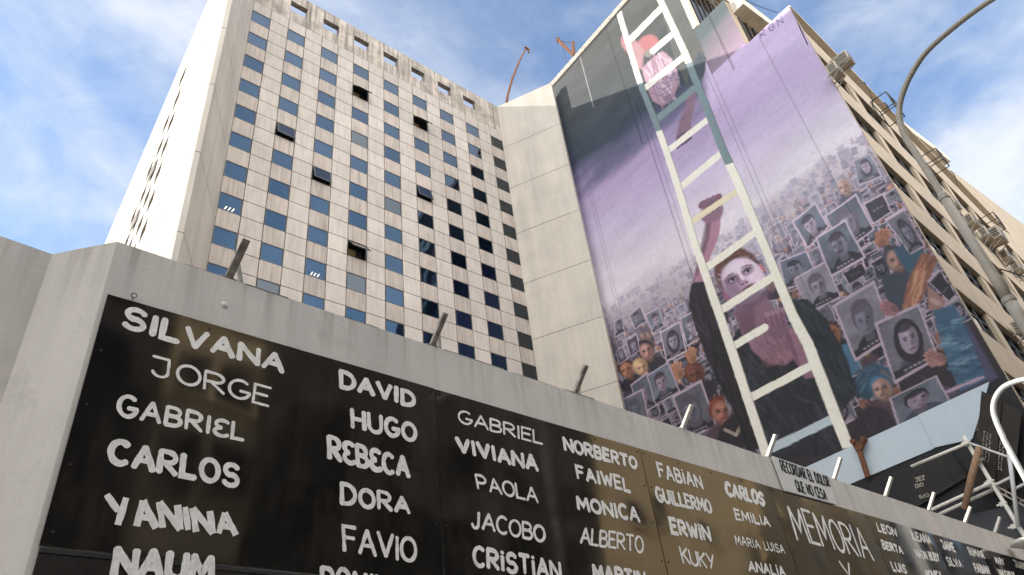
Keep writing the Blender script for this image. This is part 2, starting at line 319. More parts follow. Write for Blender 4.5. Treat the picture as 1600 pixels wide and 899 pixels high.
# the building left of the plot, outside the picture: its shade lies over the left part of the wall and the tall lamp
nb_ = thing('neighbour_building', (-20, 12, 0), 'pale apartment building left of the tower plot, just outside the picture', 'building')
b = MB(); b.box((-30, 5.2, 0), (-10, 18.3, 25)); obj('wall', b, M['pale'], nb_)
b = MB(); b.box((-30.2, 5.0, 25), (-9.8, 18.5, 25.6)); obj('cornice', b, M['pale'], nb_)
q_ = None
for i in range(5):
    for j in range(7):
        c_ = Vector((-28 + i * 4.0, 5.2, 4 + j * 3.0))
        if q_ is None:
            b = MB(); b.box((c_.x - .7, 5.16, c_.z - .9), (c_.x + .7, 5.197, c_.z + .9)); b.box((c_.x - .8, 5.0, c_.z - 1.05), (c_.x + .8, 5.197, c_.z - .91), 1); q_ = obj('window', b, [M['glassD'], M['pale']], nb_, at=c_)
        else: dup(q_, nb_, c_ - Vector(nb_.location))
# ------------------------------------------------------------------ office tower
DF = 20.0; FA = R(2.55)
fu = np.array([math.cos(FA), math.sin(FA), 0]); fn = np.array([-math.sin(FA), math.cos(FA), 0])
def FF(u, v, w):                     # facade frame: u along, v up, w out of the wall (towards the street)
    return fu * u + fn * (DF - w) + np.array([0, 0, v])
U0, U1 = 0.2600 * DF, 0.9790 * DF
CP = (U1 - U0) / 17.0; VT = 30.72 + EYE; VP = 1.626; WH = 0.79
TOP = 33.72 + EYE; BAND = 31.48 + EYE
LX, LY = 2.76, 17.42
RX, RY = 20.33, 17.86
Lc = FF(U0, 0, 0); Rc = FF(U1, 0, 0)
tower = thing('office_tower', (11.0, 24.0, 0.0), 'tall pale concrete office tower with a grid of square windows between two angled fins', 'building')
# backing wall of the facade
GAP = 0.015
b = MB(); b.fbox(FF, (U0, 0, -0.30), (U1, BAND - 0.01, -0.2485), 2)
NROW = 19
for c in range(17):
    ua, ub = U0 + c * CP + GAP, U0 + (c + 1) * CP - GAP
    tb = 1 + random.uniform(-.02, .02)
    for k in range(-1, NROW):
        vt = VT - k * VP
        if k == -1:
            b.fbox(FF, (ua, VT + GAP, -0.25), (ub, BAND - GAP, 0.0), tone=tb * random.uniform(.9, .98)); continue
        if vt - VP < 0.2: break
        if c % 2 == 1:
            b.fbox(FF, (ua, vt - WH + GAP, -0.25), (ub, vt - GAP, 0.0), tone=tb * random.uniform(.95, 1.06))
            b.fbox(FF, (ua, vt - VP + GAP, -0.25), (ub, vt - WH - GAP, 0.0), tone=tb * random.uniform(.95, 1.06))
        else:
            b.fbox(FF, (ua, vt - VP + GAP, -0.25), (ub, vt - WH - GAP, 0.0), 1, tone=tb * random.uniform(.93, 1.04))
obj('facade_wall', b, [M['panel'], M['spandrel'], M['joint']], tower)
# parapet pierced by seven openings
b = MB(); v0, v1 = BAND, TOP; h0, h1 = 32.24 + EYE, 33.02 + EYE; PT = 0.26
for c in range(17):
    ua, ub = U0 + c * CP + 0.006, U0 + (c + 1) * CP - 0.006; tn = random.uniform(.92, 1.05)
    if c % 2 == 0 and 2 <= c <= 14:
        b.fbox(FF, (ua, v0, -PT), (ub, h0, 0.0), tone=tn); b.fbox(FF, (ua, h1, -PT), (ub, v1, 0.0), tone=tn)
    else: b.fbox(FF, (ua, v0, -PT), (ub, v1, 0.0), tone=tn)
obj('parapet', b, M['parapet'], tower)
b = MB(); b.fbox(FF, (U0, 30.9 + EYE, -26.0), (U1, 31.3 + EYE, -0.31)); obj('roof', b, M['roof'], tower)
b = MB(); b.fbox(FF, (U0 + .3, 0, -26.0), (U1 - .3, 30.85 + EYE, -0.6)); obj('core', b, M['fin'], tower)
b = MB(); b.fbox(FF, (U0 + .05, 31.3 + EYE, -1.2), (U1 - .05, 33.66 + EYE, -.9)); obj('roof_upstand', b, M['fin'], tower)
# left fin and sunlit side wall, right fin: slabs cut by horizontal joints
def slab(name, poly, joints, top):
    b = MB(); zs = [0.0] + sorted(joints) + [top]
    for i in range(len(zs) - 1):
        b.prism(poly, zs[i] + (0.014 if i else 0), zs[i + 1] - (0.014 if i < len(zs) - 2 else 0))
        if i: 
            cx = sum(p[0] for p in poly) / len(poly); cy = sum(p[1] for p in poly) / len(poly)
            q = []
            for p in poly:
                d = Vector((cx - p[0], cy - p[1])); d.normalize(); q.append((p[0] + d.x * 0.05, p[1] + d.y * 0.05))
            b.prism(q, zs[i] - 0.0139, zs[i] + 0.0139, 1)
    return obj(name, b, [M['fin'], M['joint']], tower)
JL = [z + EYE for z in (31.2, 27.9, 24.56, 21.3, 17.96, 14.62, 11.2, 7.8, 4.4)]
JR = [z + EYE for z in (30.2, 27.05, 23.86, 20.68, 17.49, 14.21, 11.0, 7.8, 4.5)]
slab('left_fin', [(LX, LY), (LX + 0.16, LY - 0.03), (Lc[0], Lc[1]), (Lc[0], Lc[1] + 0.4), (LX, Lc[1] + 0.4)], JL, TOP)
tF = 0.34
slab('right_fin', [(RX, RY), (RX + 0.306, RY + 0.17), (Rc[0] + 0.306, Rc[1] + 0.42), (Rc[0] - 0.02, Rc[1] + 0.42), (Rc[0], Rc[1])], JR, TOP)
# side wall along X = LX with window openings (rows step back towards the rear)
def SF(u, v, w): return np.array([LX - w, u, v])
SC0, SP, SW_ = 24.55, 1.72, 1.06
cells = {}
for r_ in range(0, 12):
    for c in range(0, min(r_ + 1, 11)): cells[(r_, c)] = (SC0 + c * SP, VT - r_ * VP)
b = MB(); yA = Lc[1] + 0.4; yB = 46.0
rows = []
for r_ in range(12):
    vt = VT - r_ * VP; vb = vt - WH
    cs = sorted(c for (q, c) in cells if q == r_)
    y = yA
    for c in cs:
        ya = SC0 + c * SP; b.fbox(SF, (y, vb, -0.25), (ya, vt, 0)); y = ya + SW_
    b.fbox(SF, (y, vb, -0.25), (yB, vt, 0))
    nb = VT - (r_ + 1) * VP if r_ < 11 else 0.0
    b.fbox(SF, (yA, nb, -0.25), (yB, vb, 0))
b.fbox(SF, (yA, VT, -0.25), (yB, TOP, 0))
obj('side_wall', b, M['fin'], tower)
b = MB(); b.fbox(SF, (yA, 0, -0.6), (yB, BAND, -0.5)); obj('side_backing', b, M['joint'], tower)
b = MB()
for z in JL[:8]: b.fbox(SF, (yA, z - .012, 0.001), (24.0, z + .012, 0.004))
obj('side_joint', b, M['joint'], tower)

# windows of the facade: one prototype per kind, then copies
tb_ = Vector(tower.location)
def ldir(u, v, w): return Vector(fu * u - fn * w) + Vector((0, 0, v))
def make_window(kind):
    hw, hh = (CP - 2 * GAP) / 2, WH / 2
    def L(u, v, w): return ldir(u, v, w)
    fr = MB(); t = 0.026
    for (a, b2) in (((-hw, -hh, -.24), (-hw + t, hh, -0.004)), ((hw - t, -hh, -.24), (hw, hh, -0.004)), ((-hw + t, hh - t, -.24), (hw - t, hh, -0.004)), ((-hw + t, -hh, -.24), (hw - t, -hh + t, -0.004))):
        fr.fbox(L, a, b2)
    f = obj('window', fr, M['frame'], None)
    ci = hw - t
    if kind in ('open', 'ajar'):
        rm = MB(); rm.fbox(L, (-ci, -hh + t, -.235), (ci, hh - t, -.225)); obj('room', rm, M['void'], f)
        if kind == 'open':
            bl = MB(); bl.fbox(L, (-ci, -hh + t, -.2), (ci * .1, hh * .3, -.19)); obj('blind', bl, M['blind'], f)
        ang = R(38 if kind == 'open' else 14); ca, sa = math.cos(ang), math.sin(ang); Hh = 2 * hh - 2 * t
        def S(u, v, w):              # v measured down from the top hinge
            return L(u, hh - t - v * ca - w * sa * 0, -0.02 + v * sa) + L(0, w * sa, w * ca)
        s_ = MB()
        for (a, b2) in (((-ci, 0, 0), (-ci + .05, Hh, .03)), ((ci - .05, 0, 0), (ci, Hh, .03)), ((-ci + .05, 0, 0), (ci - .05, .05, .03)), ((-ci + .05, Hh - .05, 0), (ci - .05, Hh, .03))): s_.fbox(S, a, b2)
        sash = obj('sash', s_, M['frame'], f)
        p = MB(); p.fbox(S, (-ci + .05, .05, .008), (ci - .05, Hh - .05, .018)); obj('pane', p, M['glassA'], sash)
    else:
        p = MB(); p.fbox(L, (-ci, -hh + t, -.03), (ci, hh - t, -.016)); obj('pane', p, M[{'A': 'glassA', 'B': 'glassB', 'C': 'glassC', 'lit': 'glassA'}[kind]], f)
        if kind == 'lit':
            q = MB()
            for i in range(3): q.bar(tuple(L(-ci * .45 + i * .13, -hh + t + .04, -.0135)), tuple(L(-ci * .45 + i * .13 + .07, -hh + t + .2, -.0135)), .03, .003, up=tuple(fn))
            obj('ceiling_light', q, M['tube'], f)
    return f
def wall_top_px(x): return 381 + (x - 181) * (845 - 381) / (1587 - 181.0)
def proj(p):
    d = CAM_R @ (np.array(p, float) - np.array([0, 0, EYE])); return 800 + FPX * d[0] / d[2], 449.5 + FPX * d[1] / d[2], d[2]
OPEN = {(6, 1): 'open', (10, 1): 'open', (2, 4): 'ajar', (4, 5): 'ajar', (6, 7): 'open', (10, 4): 'ajar'}
LIT = {(0, 7), (4, 8)}
slots = []
for c in range(0, 17, 2):
    for k in range(18):
        if VT - k * VP - VP < 0.2: continue
        ctr = FF(U0 + (c + .5) * CP, VT - k * VP - WH / 2, 0); x, y, z = proj(ctr)
        slots.append((z, c, k, ctr, y < wall_top_px(x) + 12, x, y))
vis = sorted([s for s in slots if s[4]], key=lambda s: s[0])
protos = {}
rest = MB(); count = 0
for (z, c, k, ctr, _, x, y) in vis:
    if count < 100 or (c, k) in OPEN:
        kind = OPEN.get((c, k)) or ('lit' if (c, k) in LIT else random.choice('AAACCB'))
        if c == 16 and (c, k) not in OPEN: kind = 'B'
        rot = (R(random.uniform(-.5, .5)), 0, R(random.uniform(-.5, .5)))
        if kind not in protos:
            w = make_window(kind); protos[kind] = w; w.parent = tower; w.location = Vector(ctr) - tb_; w.rotation_euler = rot
        else: dup(protos[kind], tower, Vector(ctr) - tb_, rot)
        count += 1
    else: rest_add = True
for (z, c, k, ctr, v_, x, y) in [s for s in slots if s not in vis] + [s for i, s in enumerate(vis) if i >= 100 and (s[1], s[2]) not in OPEN]:
    hw, hh, t = (CP - 2 * GAP) / 2, WH / 2, 0.045
    def L(u, v, w, ctr=ctr): return Vector(ctr) + ldir(u, v, w)
    rest.fbox(L, (-hw, -hh, -.24), (hw, hh, -.1), 1)
    rest.fbox(L, (-hw + t, -hh + t, -.099), (hw - t, hh - t, -.07), 0)
    for (a, b2) in (((-hw, -hh, -.098), (-hw + t, hh, -.015)), ((hw - t, -hh, -.098), (hw, hh, -.015)), ((-hw + t, hh - t, -.098), (hw - t, hh, -.015)), ((-hw + t, -hh, -.098), (hw - t, -hh + t, -.015))): rest.fbox(L, a, b2, 1)
if rest.f:
    ro = obj('window', rest, [M['glassC'], M['frame']], tower); ro['kind'] = 'stuff'
# windows of the sunlit side wall
sideproto = None
for (r_, c), (y0, vt) in cells.items():
    ctr = Vector((LX, y0 + SW_ / 2, vt - WH / 2))
    if sideproto is None:
        q = MB(); hw, hh = SW_ / 2, WH / 2
        for a, b2 in (((.004, -hw, -hh), (.26, -hw + .05, hh)), ((.004, hw - .05, -hh), (.26, hw, hh)), ((.004, -hw + .05, hh - .05), (.26, hw - .05, hh)), ((.004, -hw + .05, -hh), (.26, hw - .05, -hh + .05))):
            q.box(tuple(Vector(a) + ctr), tuple(Vector(b2) + ctr))
        sideproto = obj('side_window', q, M['frame'], tower, at=ctr)
        q = MB(); q.box(tuple(Vector((.012, -hw + .05, -hh + .05)) + ctr), tuple(Vector((.03, hw - .05, hh - .05)) + ctr))
        me = obj('pane', q, M['sideglass'], sideproto)
    else: dup(sideproto, tower, ctr - tb_)
for (r_, c) in ((3, 1), (4, 2)):       # two casements swung open
    y0, vt = cells[(r_, c)]; q = MB(); q.bar((LX - .015, y0 + .05, vt - WH / 2), (LX - .09, y0 + .95, vt - WH / 2), .03, WH - .06)
    sb = obj('open_sash', q, M['frame'], tower)
    q = MB(); q.bar((LX - .04, y0 + .13, vt - WH / 2), (LX - .085, y0 + .86, vt - WH / 2), .036, WH - .2); obj('pane', q, M['gold'], sb)

# ------------------------------------------------------------------ mural building
MX = 21.0
mural_b = thing('corner_building', (27.0, 11.0, 0.0), 'beige corner building whose blank side wall carries a huge painted mural of a ladder', 'building')
mb0 = Vector(mural_b.location)
STEPS = [(5.31, 7.45, 25.05 + EYE), (7.45, 9.30, 28.40 + EYE), (9.30, 18.75, 34.40 + EYE)]
ZB = 8.0 + EYE
FD = np.array([math.cos(R(5.0)), math.sin(R(5.0)), 0]); FNm = np.array([-math.sin(R(5.0)), math.cos(R(5.0)), 0]); F0 = np.array([MX, 5.31, 0.0])
def GF(u, v, w): return F0 + FD * u - FNm * w + np.array([0, 0, v])

# --- the painter: colours on the wall as a dense sheet of paint, worked out in numpy
exec_painter = True
def build_mural():
    STEP = 0.034
    ys = np.arange(5.31, 18.75 + STEP, STEP); ys[-1] = 18.75; zs = np.arange(ZB, 34.40 + EYE + STEP, STEP)
    ny, nz = len(ys), len(zs)
    Yg, Zg = np.meshgrid(ys, zs); Y = Yg.ravel(); Z = Zg.ravel()
    P = np.stack([np.full_like(Y, MX), Y, Z - EYE], 1) @ CAM_R.T
    X_ = 800 + FPX * P[:, 0] / P[:, 2]; Y_ = 449.5 + FPX * P[:, 1] / P[:, 2]
    n = len(Y); C = np.zeros((n, 3))
    def noise(sx, sy, seed, oct=3):
        tot = np.zeros(n); amp = 1.0; s = 0
        for o in range(oct):
            rs = np.random.RandomState(seed + o * 17); G = rs.rand(128, 128); u = Y / sx * 2 ** o; v = Z / sy * 2 ** o
            i = np.floor(u).astype(int); j = np.floor(v).astype(int); a = u - i; b_ = v - j; a = a * a * (3 - 2 * a); b_ = b_ * b_ * (3 - 2 * b_)
            g = lambda p, q: G[p % 128, q % 128]
            tot += amp * (g(i, j) * (1 - a) * (1 - b_) + g(i + 1, j) * a * (1 - b_) + g(i, j + 1) * (1 - a) * b_ + g(i + 1, j + 1) * a * b_); s += amp; amp *= .55
        return tot / s
    N1 = noise(1.6, .7, 3, 4); N2 = noise(.35, .35, 40, 3); N3 = noise(3.0, 1.0, 90, 4); N4 = noise(.16, .16, 150, 2)
    K = 0.92
    X_ = X_ + (N4 - .5) * .7 + (N2 - .5) * 1.0; Y_ = Y_ + (noise(.16, .16, 177, 2) - .5) * .7 + (noise(.35, .35, 199, 2) - .5) * 1.0
    def col(c): return np.array(lin(c)) * K
    # sky-like background: slate, lilac, fog
    S = Y_ + .63 * (X_ - 930) + (N3 - .5) * 60
    keys = [(60, (66, 68, 68)), (170, (52, 59, 65)), (222, (40, 54, 70)), (262, (98, 94, 126)), (300, (160, 142, 178)), (360, (182, 169, 198)), (430, (198, 189, 206)), (475, (212, 205, 215)), (515, (186, 177, 187)), (560, (112, 101, 116)), (640, (66, 56, 66)), (1000, (52, 44, 52))]
    kp = [k[0] for k in keys]; kc = np.array([col(k[1]) for k in keys])
    for i in range(3): C[:, i] = np.interp(S, kp, kc[:, i])
    C *= (0.93 + .14 * N1)[:, None]
    def blend(m, c, a=1.0):
        c = np.asarray(c); w = (m * a)[:, None] if np.ndim(m) else m * a
        C[:] = C * (1 - w) + c * w
    def soft(d, s): return np.clip(.5 - d / s, 0, 1)
    # right half is lilac from the top edge down
    rt = np.clip((X_ - (1092 + (Y_ - 110) * .12)) / 14, 0, 1) * np.clip((330 - S) / 60, 0, 1)
    blend(rt, col((190, 172, 206)) )
    # the painted band of setback wall
    st = (Y < 9.3) & (Z > 25.2 + EYE); tz = np.clip((Z - 25.2 - EYE) / 3.2, 0, 1)
    c1 = np.array(lin((206, 178, 206))) * .42; c2 = np.array(lin((112, 128, 136))) * .42
    cc = c1 * (1 - np.clip(tz * 1.25 + (N1 - .5) * .4 - (9.3 - Y) * .12 + .1, 0, 1))[:, None] + c2 * np.clip(tz * 1.25 + (N1 - .5) * .4 - (9.3 - Y) * .12 + .1, 0, 1)[:, None]
    C[st] = cc[st]
    # brushed streaks in the slate
    sl = np.clip((235 - S) / 40, 0, 1) * (1 - rt); sl[st] = 0
    C *= (1 + sl * (N1 - .5) * .55)[:, None]
    C *= (1 + (noise(2.6, .5, 300, 3) - .5) * .16)[:, None]
    def region(poly, pad=4):
        xs = [p[0] for p in poly]; y2 = [p[1] for p in poly]
        return np.nonzero((X_ > min(xs) - pad) & (X_ < max(xs) + pad) & (Y_ > min(y2) - pad) & (Y_ < max(y2) + pad))[0]
    def sd_poly(px, py, poly):               # signed distance to polygon (negative inside)
        d = np.full(len(px), 1e9); ins = np.zeros(len(px), bool); k = len(poly)
        for i in range(k):
            x0, y0 = poly[i]; x1, y1 = poly[(i + 1) % k]; ex, ey = x1 - x0, y1 - y0; L2 = ex * ex + ey * ey + 1e-9
            t = np.clip(((px - x0) * ex + (py - y0) * ey) / L2, 0, 1); d = np.minimum(d, (px - x0 - t * ex) ** 2 + (py - y0 - t * ey) ** 2)
            if y0 != y1:
                c = ((y0 > py) != (y1 > py)); xi = x0 + (py - y0) * ex / (y1 - y0); ins ^= c & (px < xi)
        d = np.sqrt(d); d[ins] *= -1; return d
    def poly(pts, c, s=1.2, a=1.0, tex=.12, rough=0.0):
        i = region(pts, 6 + s)
        if not len(i): return
        d = sd_poly(X_[i], Y_[i], pts) + (N2[i] - .5) * rough
        w = (soft(d, s) * a)[:, None]; cc = col(c)[None, :] * (1 - tex + 2 * tex * N1[i])[:, None]; C[i] = C[i] * (1 - w) + cc * w
    def ell(cx, cy, rx, ry, ang, c, s=.15, a=1.0, tex=.1):
        r = max(rx, ry) + 3; i = region([(cx - r, cy - r), (cx + r, cy + r)])
        if not len(i): return
        ca, sa = math.cos(R(ang)), math.sin(R(ang)); x = X_[i] - cx; y = Y_[i] - cy; u = (x * ca + y * sa) / rx; v = (-x * sa + y * ca) / ry
        w = (soft(np.sqrt(u * u + v * v) - 1, s) * a)[:, None]; cc = col(c)[None, :] * (1 - tex + 2 * tex * N2[i])[:, None]; C[i] = C[i] * (1 - w) + cc * w
    def line(pts, w, c, a=1.0):
        for (x0, y0), (x1, y1) in zip(pts, pts[1:]):
            i = region([(x0, y0), (x1, y1)], w + 2)
            if not len(i): continue
            ex, ey = x1 - x0, y1 - y0; t = np.clip(((X_[i] - x0) * ex + (Y_[i] - y0) * ey) / (ex * ex + ey * ey + 1e-9), 0, 1)
            d = np.hypot(X_[i] - x0 - t * ex, Y_[i] - y0 - t * ey); wt = (soft(d - w / 2, .8) * a)[:, None]; C[i] = C[i] * (1 - wt) + col(c)[None, :] * wt
    rs = np.random.RandomState(5)
    def strokes(pts, nst, ln, w, cols, ang, spread=15, a=.5, seed=1):
        r2 = np.random.RandomState(seed); xs = [p[0] for p in pts]; y2 = [p[1] for p in pts]; k = 0; tries = 0
        while k < nst and tries < nst * 8:
            tries += 1; x, y = r2.uniform(min(xs), max(xs)), r2.uniform(min(y2), max(y2))
            if sd_poly(np.array([x]), np.array([y]), pts)[0] > -w * .6: continue
            t = R(ang + r2.uniform(-spread, spread)); L_ = ln * r2.uniform(.5, 1.2) / 2; dx, dy = math.cos(t) * L_, math.sin(t) * L_; bx = r2.uniform(-.18, .18) * L_
            line([(x - dx, y - dy), (x - dy * 0 + bx, y + bx), (x + dx, y + dy)], w * r2.uniform(.6, 1.3), cols[r2.randint(len(cols))], a * r2.uniform(.4, 1)); k += 1
    # the far crowd: dabs dissolving in the fog
    fogc = col((196, 188, 206))
    def fog_at(x, y): 
        s_ = y + .63 * (x - 930); return float(np.clip((640 - s_) / 130, 0, .9))
    def mixc(c, f, fc=(192, 184, 202)): return tuple(c[i] * (1 - f) + fc[i] * f for i in range(3))
    pal = [(92, 78, 92), (120, 96, 96), (150, 118, 108), (60, 54, 66), (170, 128, 108), (86, 92, 112), (176, 160, 178), (132, 108, 128), (70, 82, 104), (190, 150, 130)]
    dabs = []
    for q in range(2600):
        x = rs.uniform(925, 1500); s_ = 500 + 330 * rs.rand() ** 1.3; y = s_ - .63 * (x - 930) - max(0, x - 1150) * .12
        dabs.append((s_, x, y))
    for s_, x, y in sorted(dabs):
        f = float(np.clip((585 - s_) / 90, 0, .93)); r = 1.8 + (s_ - 500) / 48
        ell(x, y, r * rs.uniform(.6, 1.2), r * rs.uniform(.8, 1.6), rs.uniform(-40, 10), mixc(pal[rs.randint(len(pal))], f), .4, rs.uniform(.5, .95))
    # generic painted portraits on cards
    def card(q, f=0.0, kind=0, caption=True, tint=(0, 0, 0)):
        q = [np.array(p, float) for p in q]
        i = region([tuple(p) for p in q], 3)
        if len(i) < 6: return
        # inverse homography
        A = []; bb = []
        for (x, y), (u, v) in zip(q, ((0, 0), (1, 0), (1, 1), (0, 1))):
            A.append([x, y, 1, 0, 0, 0, -u * x, -u * y]); bb.append(u); A.append([0, 0, 0, x, y, 1, -v * x, -v * y]); bb.append(v)
        try: h = np.linalg.solve(np.array(A), np.array(bb))
        except Exception: return
        x, y = X_[i], Y_[i]; den = h[6] * x + h[7] * y + 1; u = (h[0] * x + h[1] * y + h[2]) / den; v = (h[3] * x + h[4] * y + h[5]) / den
        wpx = np.linalg.norm(q[1] - q[0]); e = 1.1 / wpx
        def sm(d): return np.clip(.5 - d / e, 0, 1)
        def put(w, c, a=1.0):
            cc = col(mixc(c, f))[None, :]; ww = (w * a)[:, None]; C[i] = C[i] * (1 - ww) + cc * ww
        box = lambda a0, b0, a1, b1: sm(np.maximum(np.maximum(a0 - u, u - a1), np.maximum(b0 - v, v - b1)))
        def el(cx, cy, rx, ry, sft=1.0):
            k = np.sqrt(((u - cx) / rx) ** 2 + ((v - cy) / ry) ** 2) - 1; return np.clip(.5 - k * min(rx, ry) / (e * sft), 0, 1)
        g = rs.randint(-14, 15); m = .035 + .025 * rs.rand()
        full = box(0, 0, 1, 1); put(full, (206, 186, 206)); ins = box(m, m, 1 - m, 1 - m)
        bgc = [(84, 92, 108), (110, 110, 124), (58, 58, 72), (132, 128, 142), (96, 104, 120)][rs.randint(5)]
        bgc = tuple(c + g for c in bgc); put(ins, bgc); put(ins * np.clip((N2[i] - .42) * 4, 0, 1), tuple(c + 24 for c in bgc), .6); put(ins * np.clip((N1[i] - .5) * 4, 0, 1), tuple(c * .7 for c in bgc), .6)
        if kind == 2:
            put(ins, (46, 44, 56)); 
            for k in range(3): put(box(.25 + .18 * k, .48, .37 + .18 * k, .53) * ins, (150, 146, 156), .6)
            return
        dx = rs.uniform(-.05, .05); tlt = rs.uniform(-.1, .1)
        cloth = [(52, 48, 62), (176, 160, 184), (74, 82, 102), (120, 104, 130), (38, 36, 46)][rs.randint(5)]
        put(el(.5 + dx, 1.05, .42, .36) * ins, cloth)
        skin = [(150, 144, 164), (176, 160, 182), (128, 128, 150), (164, 146, 168), (118, 122, 142)][rs.randint(5)]
        shade = tuple(c * .66 for c in skin); light = tuple(min(255, c * 1.16) for c in skin); hair = [(44, 40, 52), (60, 52, 62), (36, 36, 46), (96, 88, 102)][rs.randint(4)]
        cx, cy = .5 + dx, .45; longh = rs.rand() < .35
        put(el(cx, .74, .12, .16) * ins, shade)
        if longh: put(el(cx, .5, .30, .36) * ins, hair)
        put(el(cx, .40, .235, .27) * ins, hair)
        put(el(cx + .01, .47, .195, .255) * ins, skin)
        put(el(cx + .11 + tlt, .5, .11, .23, 6) * el(cx + .01, .47, .195, .255) * ins, shade, .75)
        put(el(cx - .07 + tlt, .40, .08, .08, 8) * ins, light, .7)
        put(el(cx, .245, .21, .10, 2) * ins, hair, .9)
        for sx in (-.085, .085):
            put(el(cx + sx + tlt * .5, .435, .055, .020, 1.2) * ins, hair, .85); put(el(cx + sx + tlt * .5, .475, .036, .018) * ins, (40, 36, 48), .9)
        put(el(cx + .02 + tlt * .7, .555, .028, .05, 2) * ins, shade, .9); put(el(cx + tlt * .6, .645, .075, .018) * ins, (96, 66, 84), .9); put(el(cx + tlt * .6, .70, .07, .02, 2) * ins, shade, .5)
        if kind == 1: put(el(cx + tlt * .6, .615, .10, .028) * ins, hair, .95)
        if kind == 3:
            for sx in (-.09, .09):
                put(np.clip(el(cx + sx, .475, .072, .06) - el(cx + sx, .475, .055, .045), 0, 1) * ins, (32, 30, 40), .9)
        if caption:
            put(box(m, .84, 1 - m, 1 - m), (44, 42, 54))
            if wpx > 24:
                for k in range(5): put(box(.26 + .10 * k, .885, .26 + .10 * k + .065, .915), (188, 180, 190), .75)
    def head(cx, cy, r, skin=(176, 132, 118), hair=(60, 40, 40), f=0.0, ang=-25):
        ca, sa = math.cos(R(ang)), math.sin(R(ang))
        T = lambda u, v: (cx + r * (u * ca - v * sa), cy + r * (u * sa + v * ca))
        E = lambda u, v, a, b_, c, al=1.0, s=.25: ell(*T(u, v), a * r, b_ * r, ang, mixc(c, f), s, al)
        dk = tuple(c * .58 for c in skin); lt = tuple(min(250, c * 1.2) for c in skin); sh = rs.uniform(-.2, .2)
        E(0, 2.0, 1.7, 1.0, [(50, 46, 60), (70, 74, 92), (92, 70, 84), (40, 38, 48)][rs.randint(4)]); E(.05, 1.1, .42, .5, dk); E(0, -.15, 1.05, 1.2, hair); E(-.3, -.6, .5, .45, tuple(min(255, c * 1.5 + 10) for c in hair), .5, .8); E(.05, .18, .82, 1.02, skin)
        E(.45 + sh, .3, .42, .85, dk, .6, .9); E(-.2 + sh, -.3, .4, .3, lt, .7, .8); E(-.28 + sh, .42, .24, .24, lt, .6, .8); E(0, 1.0, .55, .25, dk, .6, .9)
        for sx in (-.33, .36):
            E(sx + sh * .6, .04, .24, .15, dk, .75, .7); E(sx + sh * .6, .05, .14, .07, (34, 26, 32), .9); E(sx + sh * .6, -.14, .25, .06, hair, .7, .4)
        E(.02 + sh, .36, .13, .26, dk, .7, .6); E(-.06 + sh, .3, .07, .22, lt, .8, .6); E(.03 + sh * .9, .70, .30, .09, (104, 54, 60), .8); E(.03 + sh * .9, .84, .24, .06, lt, .5, .6)
    def hand(cx, cy, r, ang, skin):
        ca, sa = math.cos(R(ang)), math.sin(R(ang)); T = lambda u, v: (cx + r * (u * ca - v * sa), cy + r * (u * sa + v * ca)); dk = tuple(c * .6 for c in skin); lt = tuple(min(250, c * 1.15) for c in skin)
        ell(*T(0, .5), r * .95, r * 1.05, ang, skin, .25, 1, .2); ell(*T(.35, .7), r * .5, r * .8, ang, dk, .7, .6)
        for k, L_ in enumerate((.9, 1.2, 1.15, .85)):
            u = -.68 + k * .45; line([T(u, -.1), T(u * 1.08, -.35 - L_ * .55), T(u * 1.05 + .1, -.35 - L_)], max(1.2, r * .42), skin, 1); line([T(u + .2, -.05), T(u * 1.08 + .22, -.3 - L_ * .6)], max(.7, r * .12), dk, .7); ell(*T(u * 1.05 + .08, -.3 - L_), r * .2, r * .26, ang, lt, .5, .8)
        line([T(-.75, .5), T(-1.15, -.05), T(-1.05, -.5)], max(1.2, r * .42), skin, 1)
    # middle-distance random cards, far to near
    rnd = []
    for q in range(1150):
        x = rs.uniform(928, 1510); s_ = 492 + 420 * rs.rand() ** 1.35; y = s_ - .63 * (x - 930) - max(0, x - 1150) * .12
        if y > 705 or y < 170: continue
        rnd.append((s_, x, y))
    for s_, x, y in sorted(rnd):
        f = float(np.clip((615 - s_) / 140, 0, .86)); w = min(9 + max(0, (s_ - 492)) * .072, 30) * (1.05 if x > 1150 else .85) * rs.uniform(.75, 1.2); hgt = w * 1.2; tt = rs.uniform(-.14, .14)
        ux, uy = .88, -.50 + tt; vx, vy = .36 - tt, .94
        if rs.rand() < .62:
            q = [(x - ux * w / 2 - vx * hgt / 2, y - uy * w / 2 - vy * hgt / 2), (x + ux * w / 2 - vx * hgt / 2, y + uy * w / 2 - vy * hgt / 2), (x + ux * w / 2 + vx * hgt / 2, y + uy * w / 2 + vy * hgt / 2), (x - ux * w / 2 + vx * hgt / 2, y - uy * w / 2 + vy * hgt / 2)]
            card(q, f, rs.choice([0, 0, 0, 1, 2]), rs.rand() < .6)
        else: head(x, y, w * .3, pal[rs.choice([2, 4, 9])], pal[rs.choice([0, 3, 7])], f)
        if rs.rand() < .3: hand(x + rs.uniform(-w, w) * .6, y + hgt * .55, w * .22, rs.uniform(-60, 10), mixc((150, 108, 96), f))
    mid = []
    for q in range(150):
        if q < 105: x = rs.uniform(1165, 1470); s_ = rs.uniform(545, 820); w = rs.uniform(20, 31)
        else: x = rs.uniform(945, 1080); s_ = rs.uniform(575, 760); w = rs.uniform(14, 23)
        mid.append((s_, x, s_ - .63 * (x - 930) - max(0, x - 1150) * .12, w))
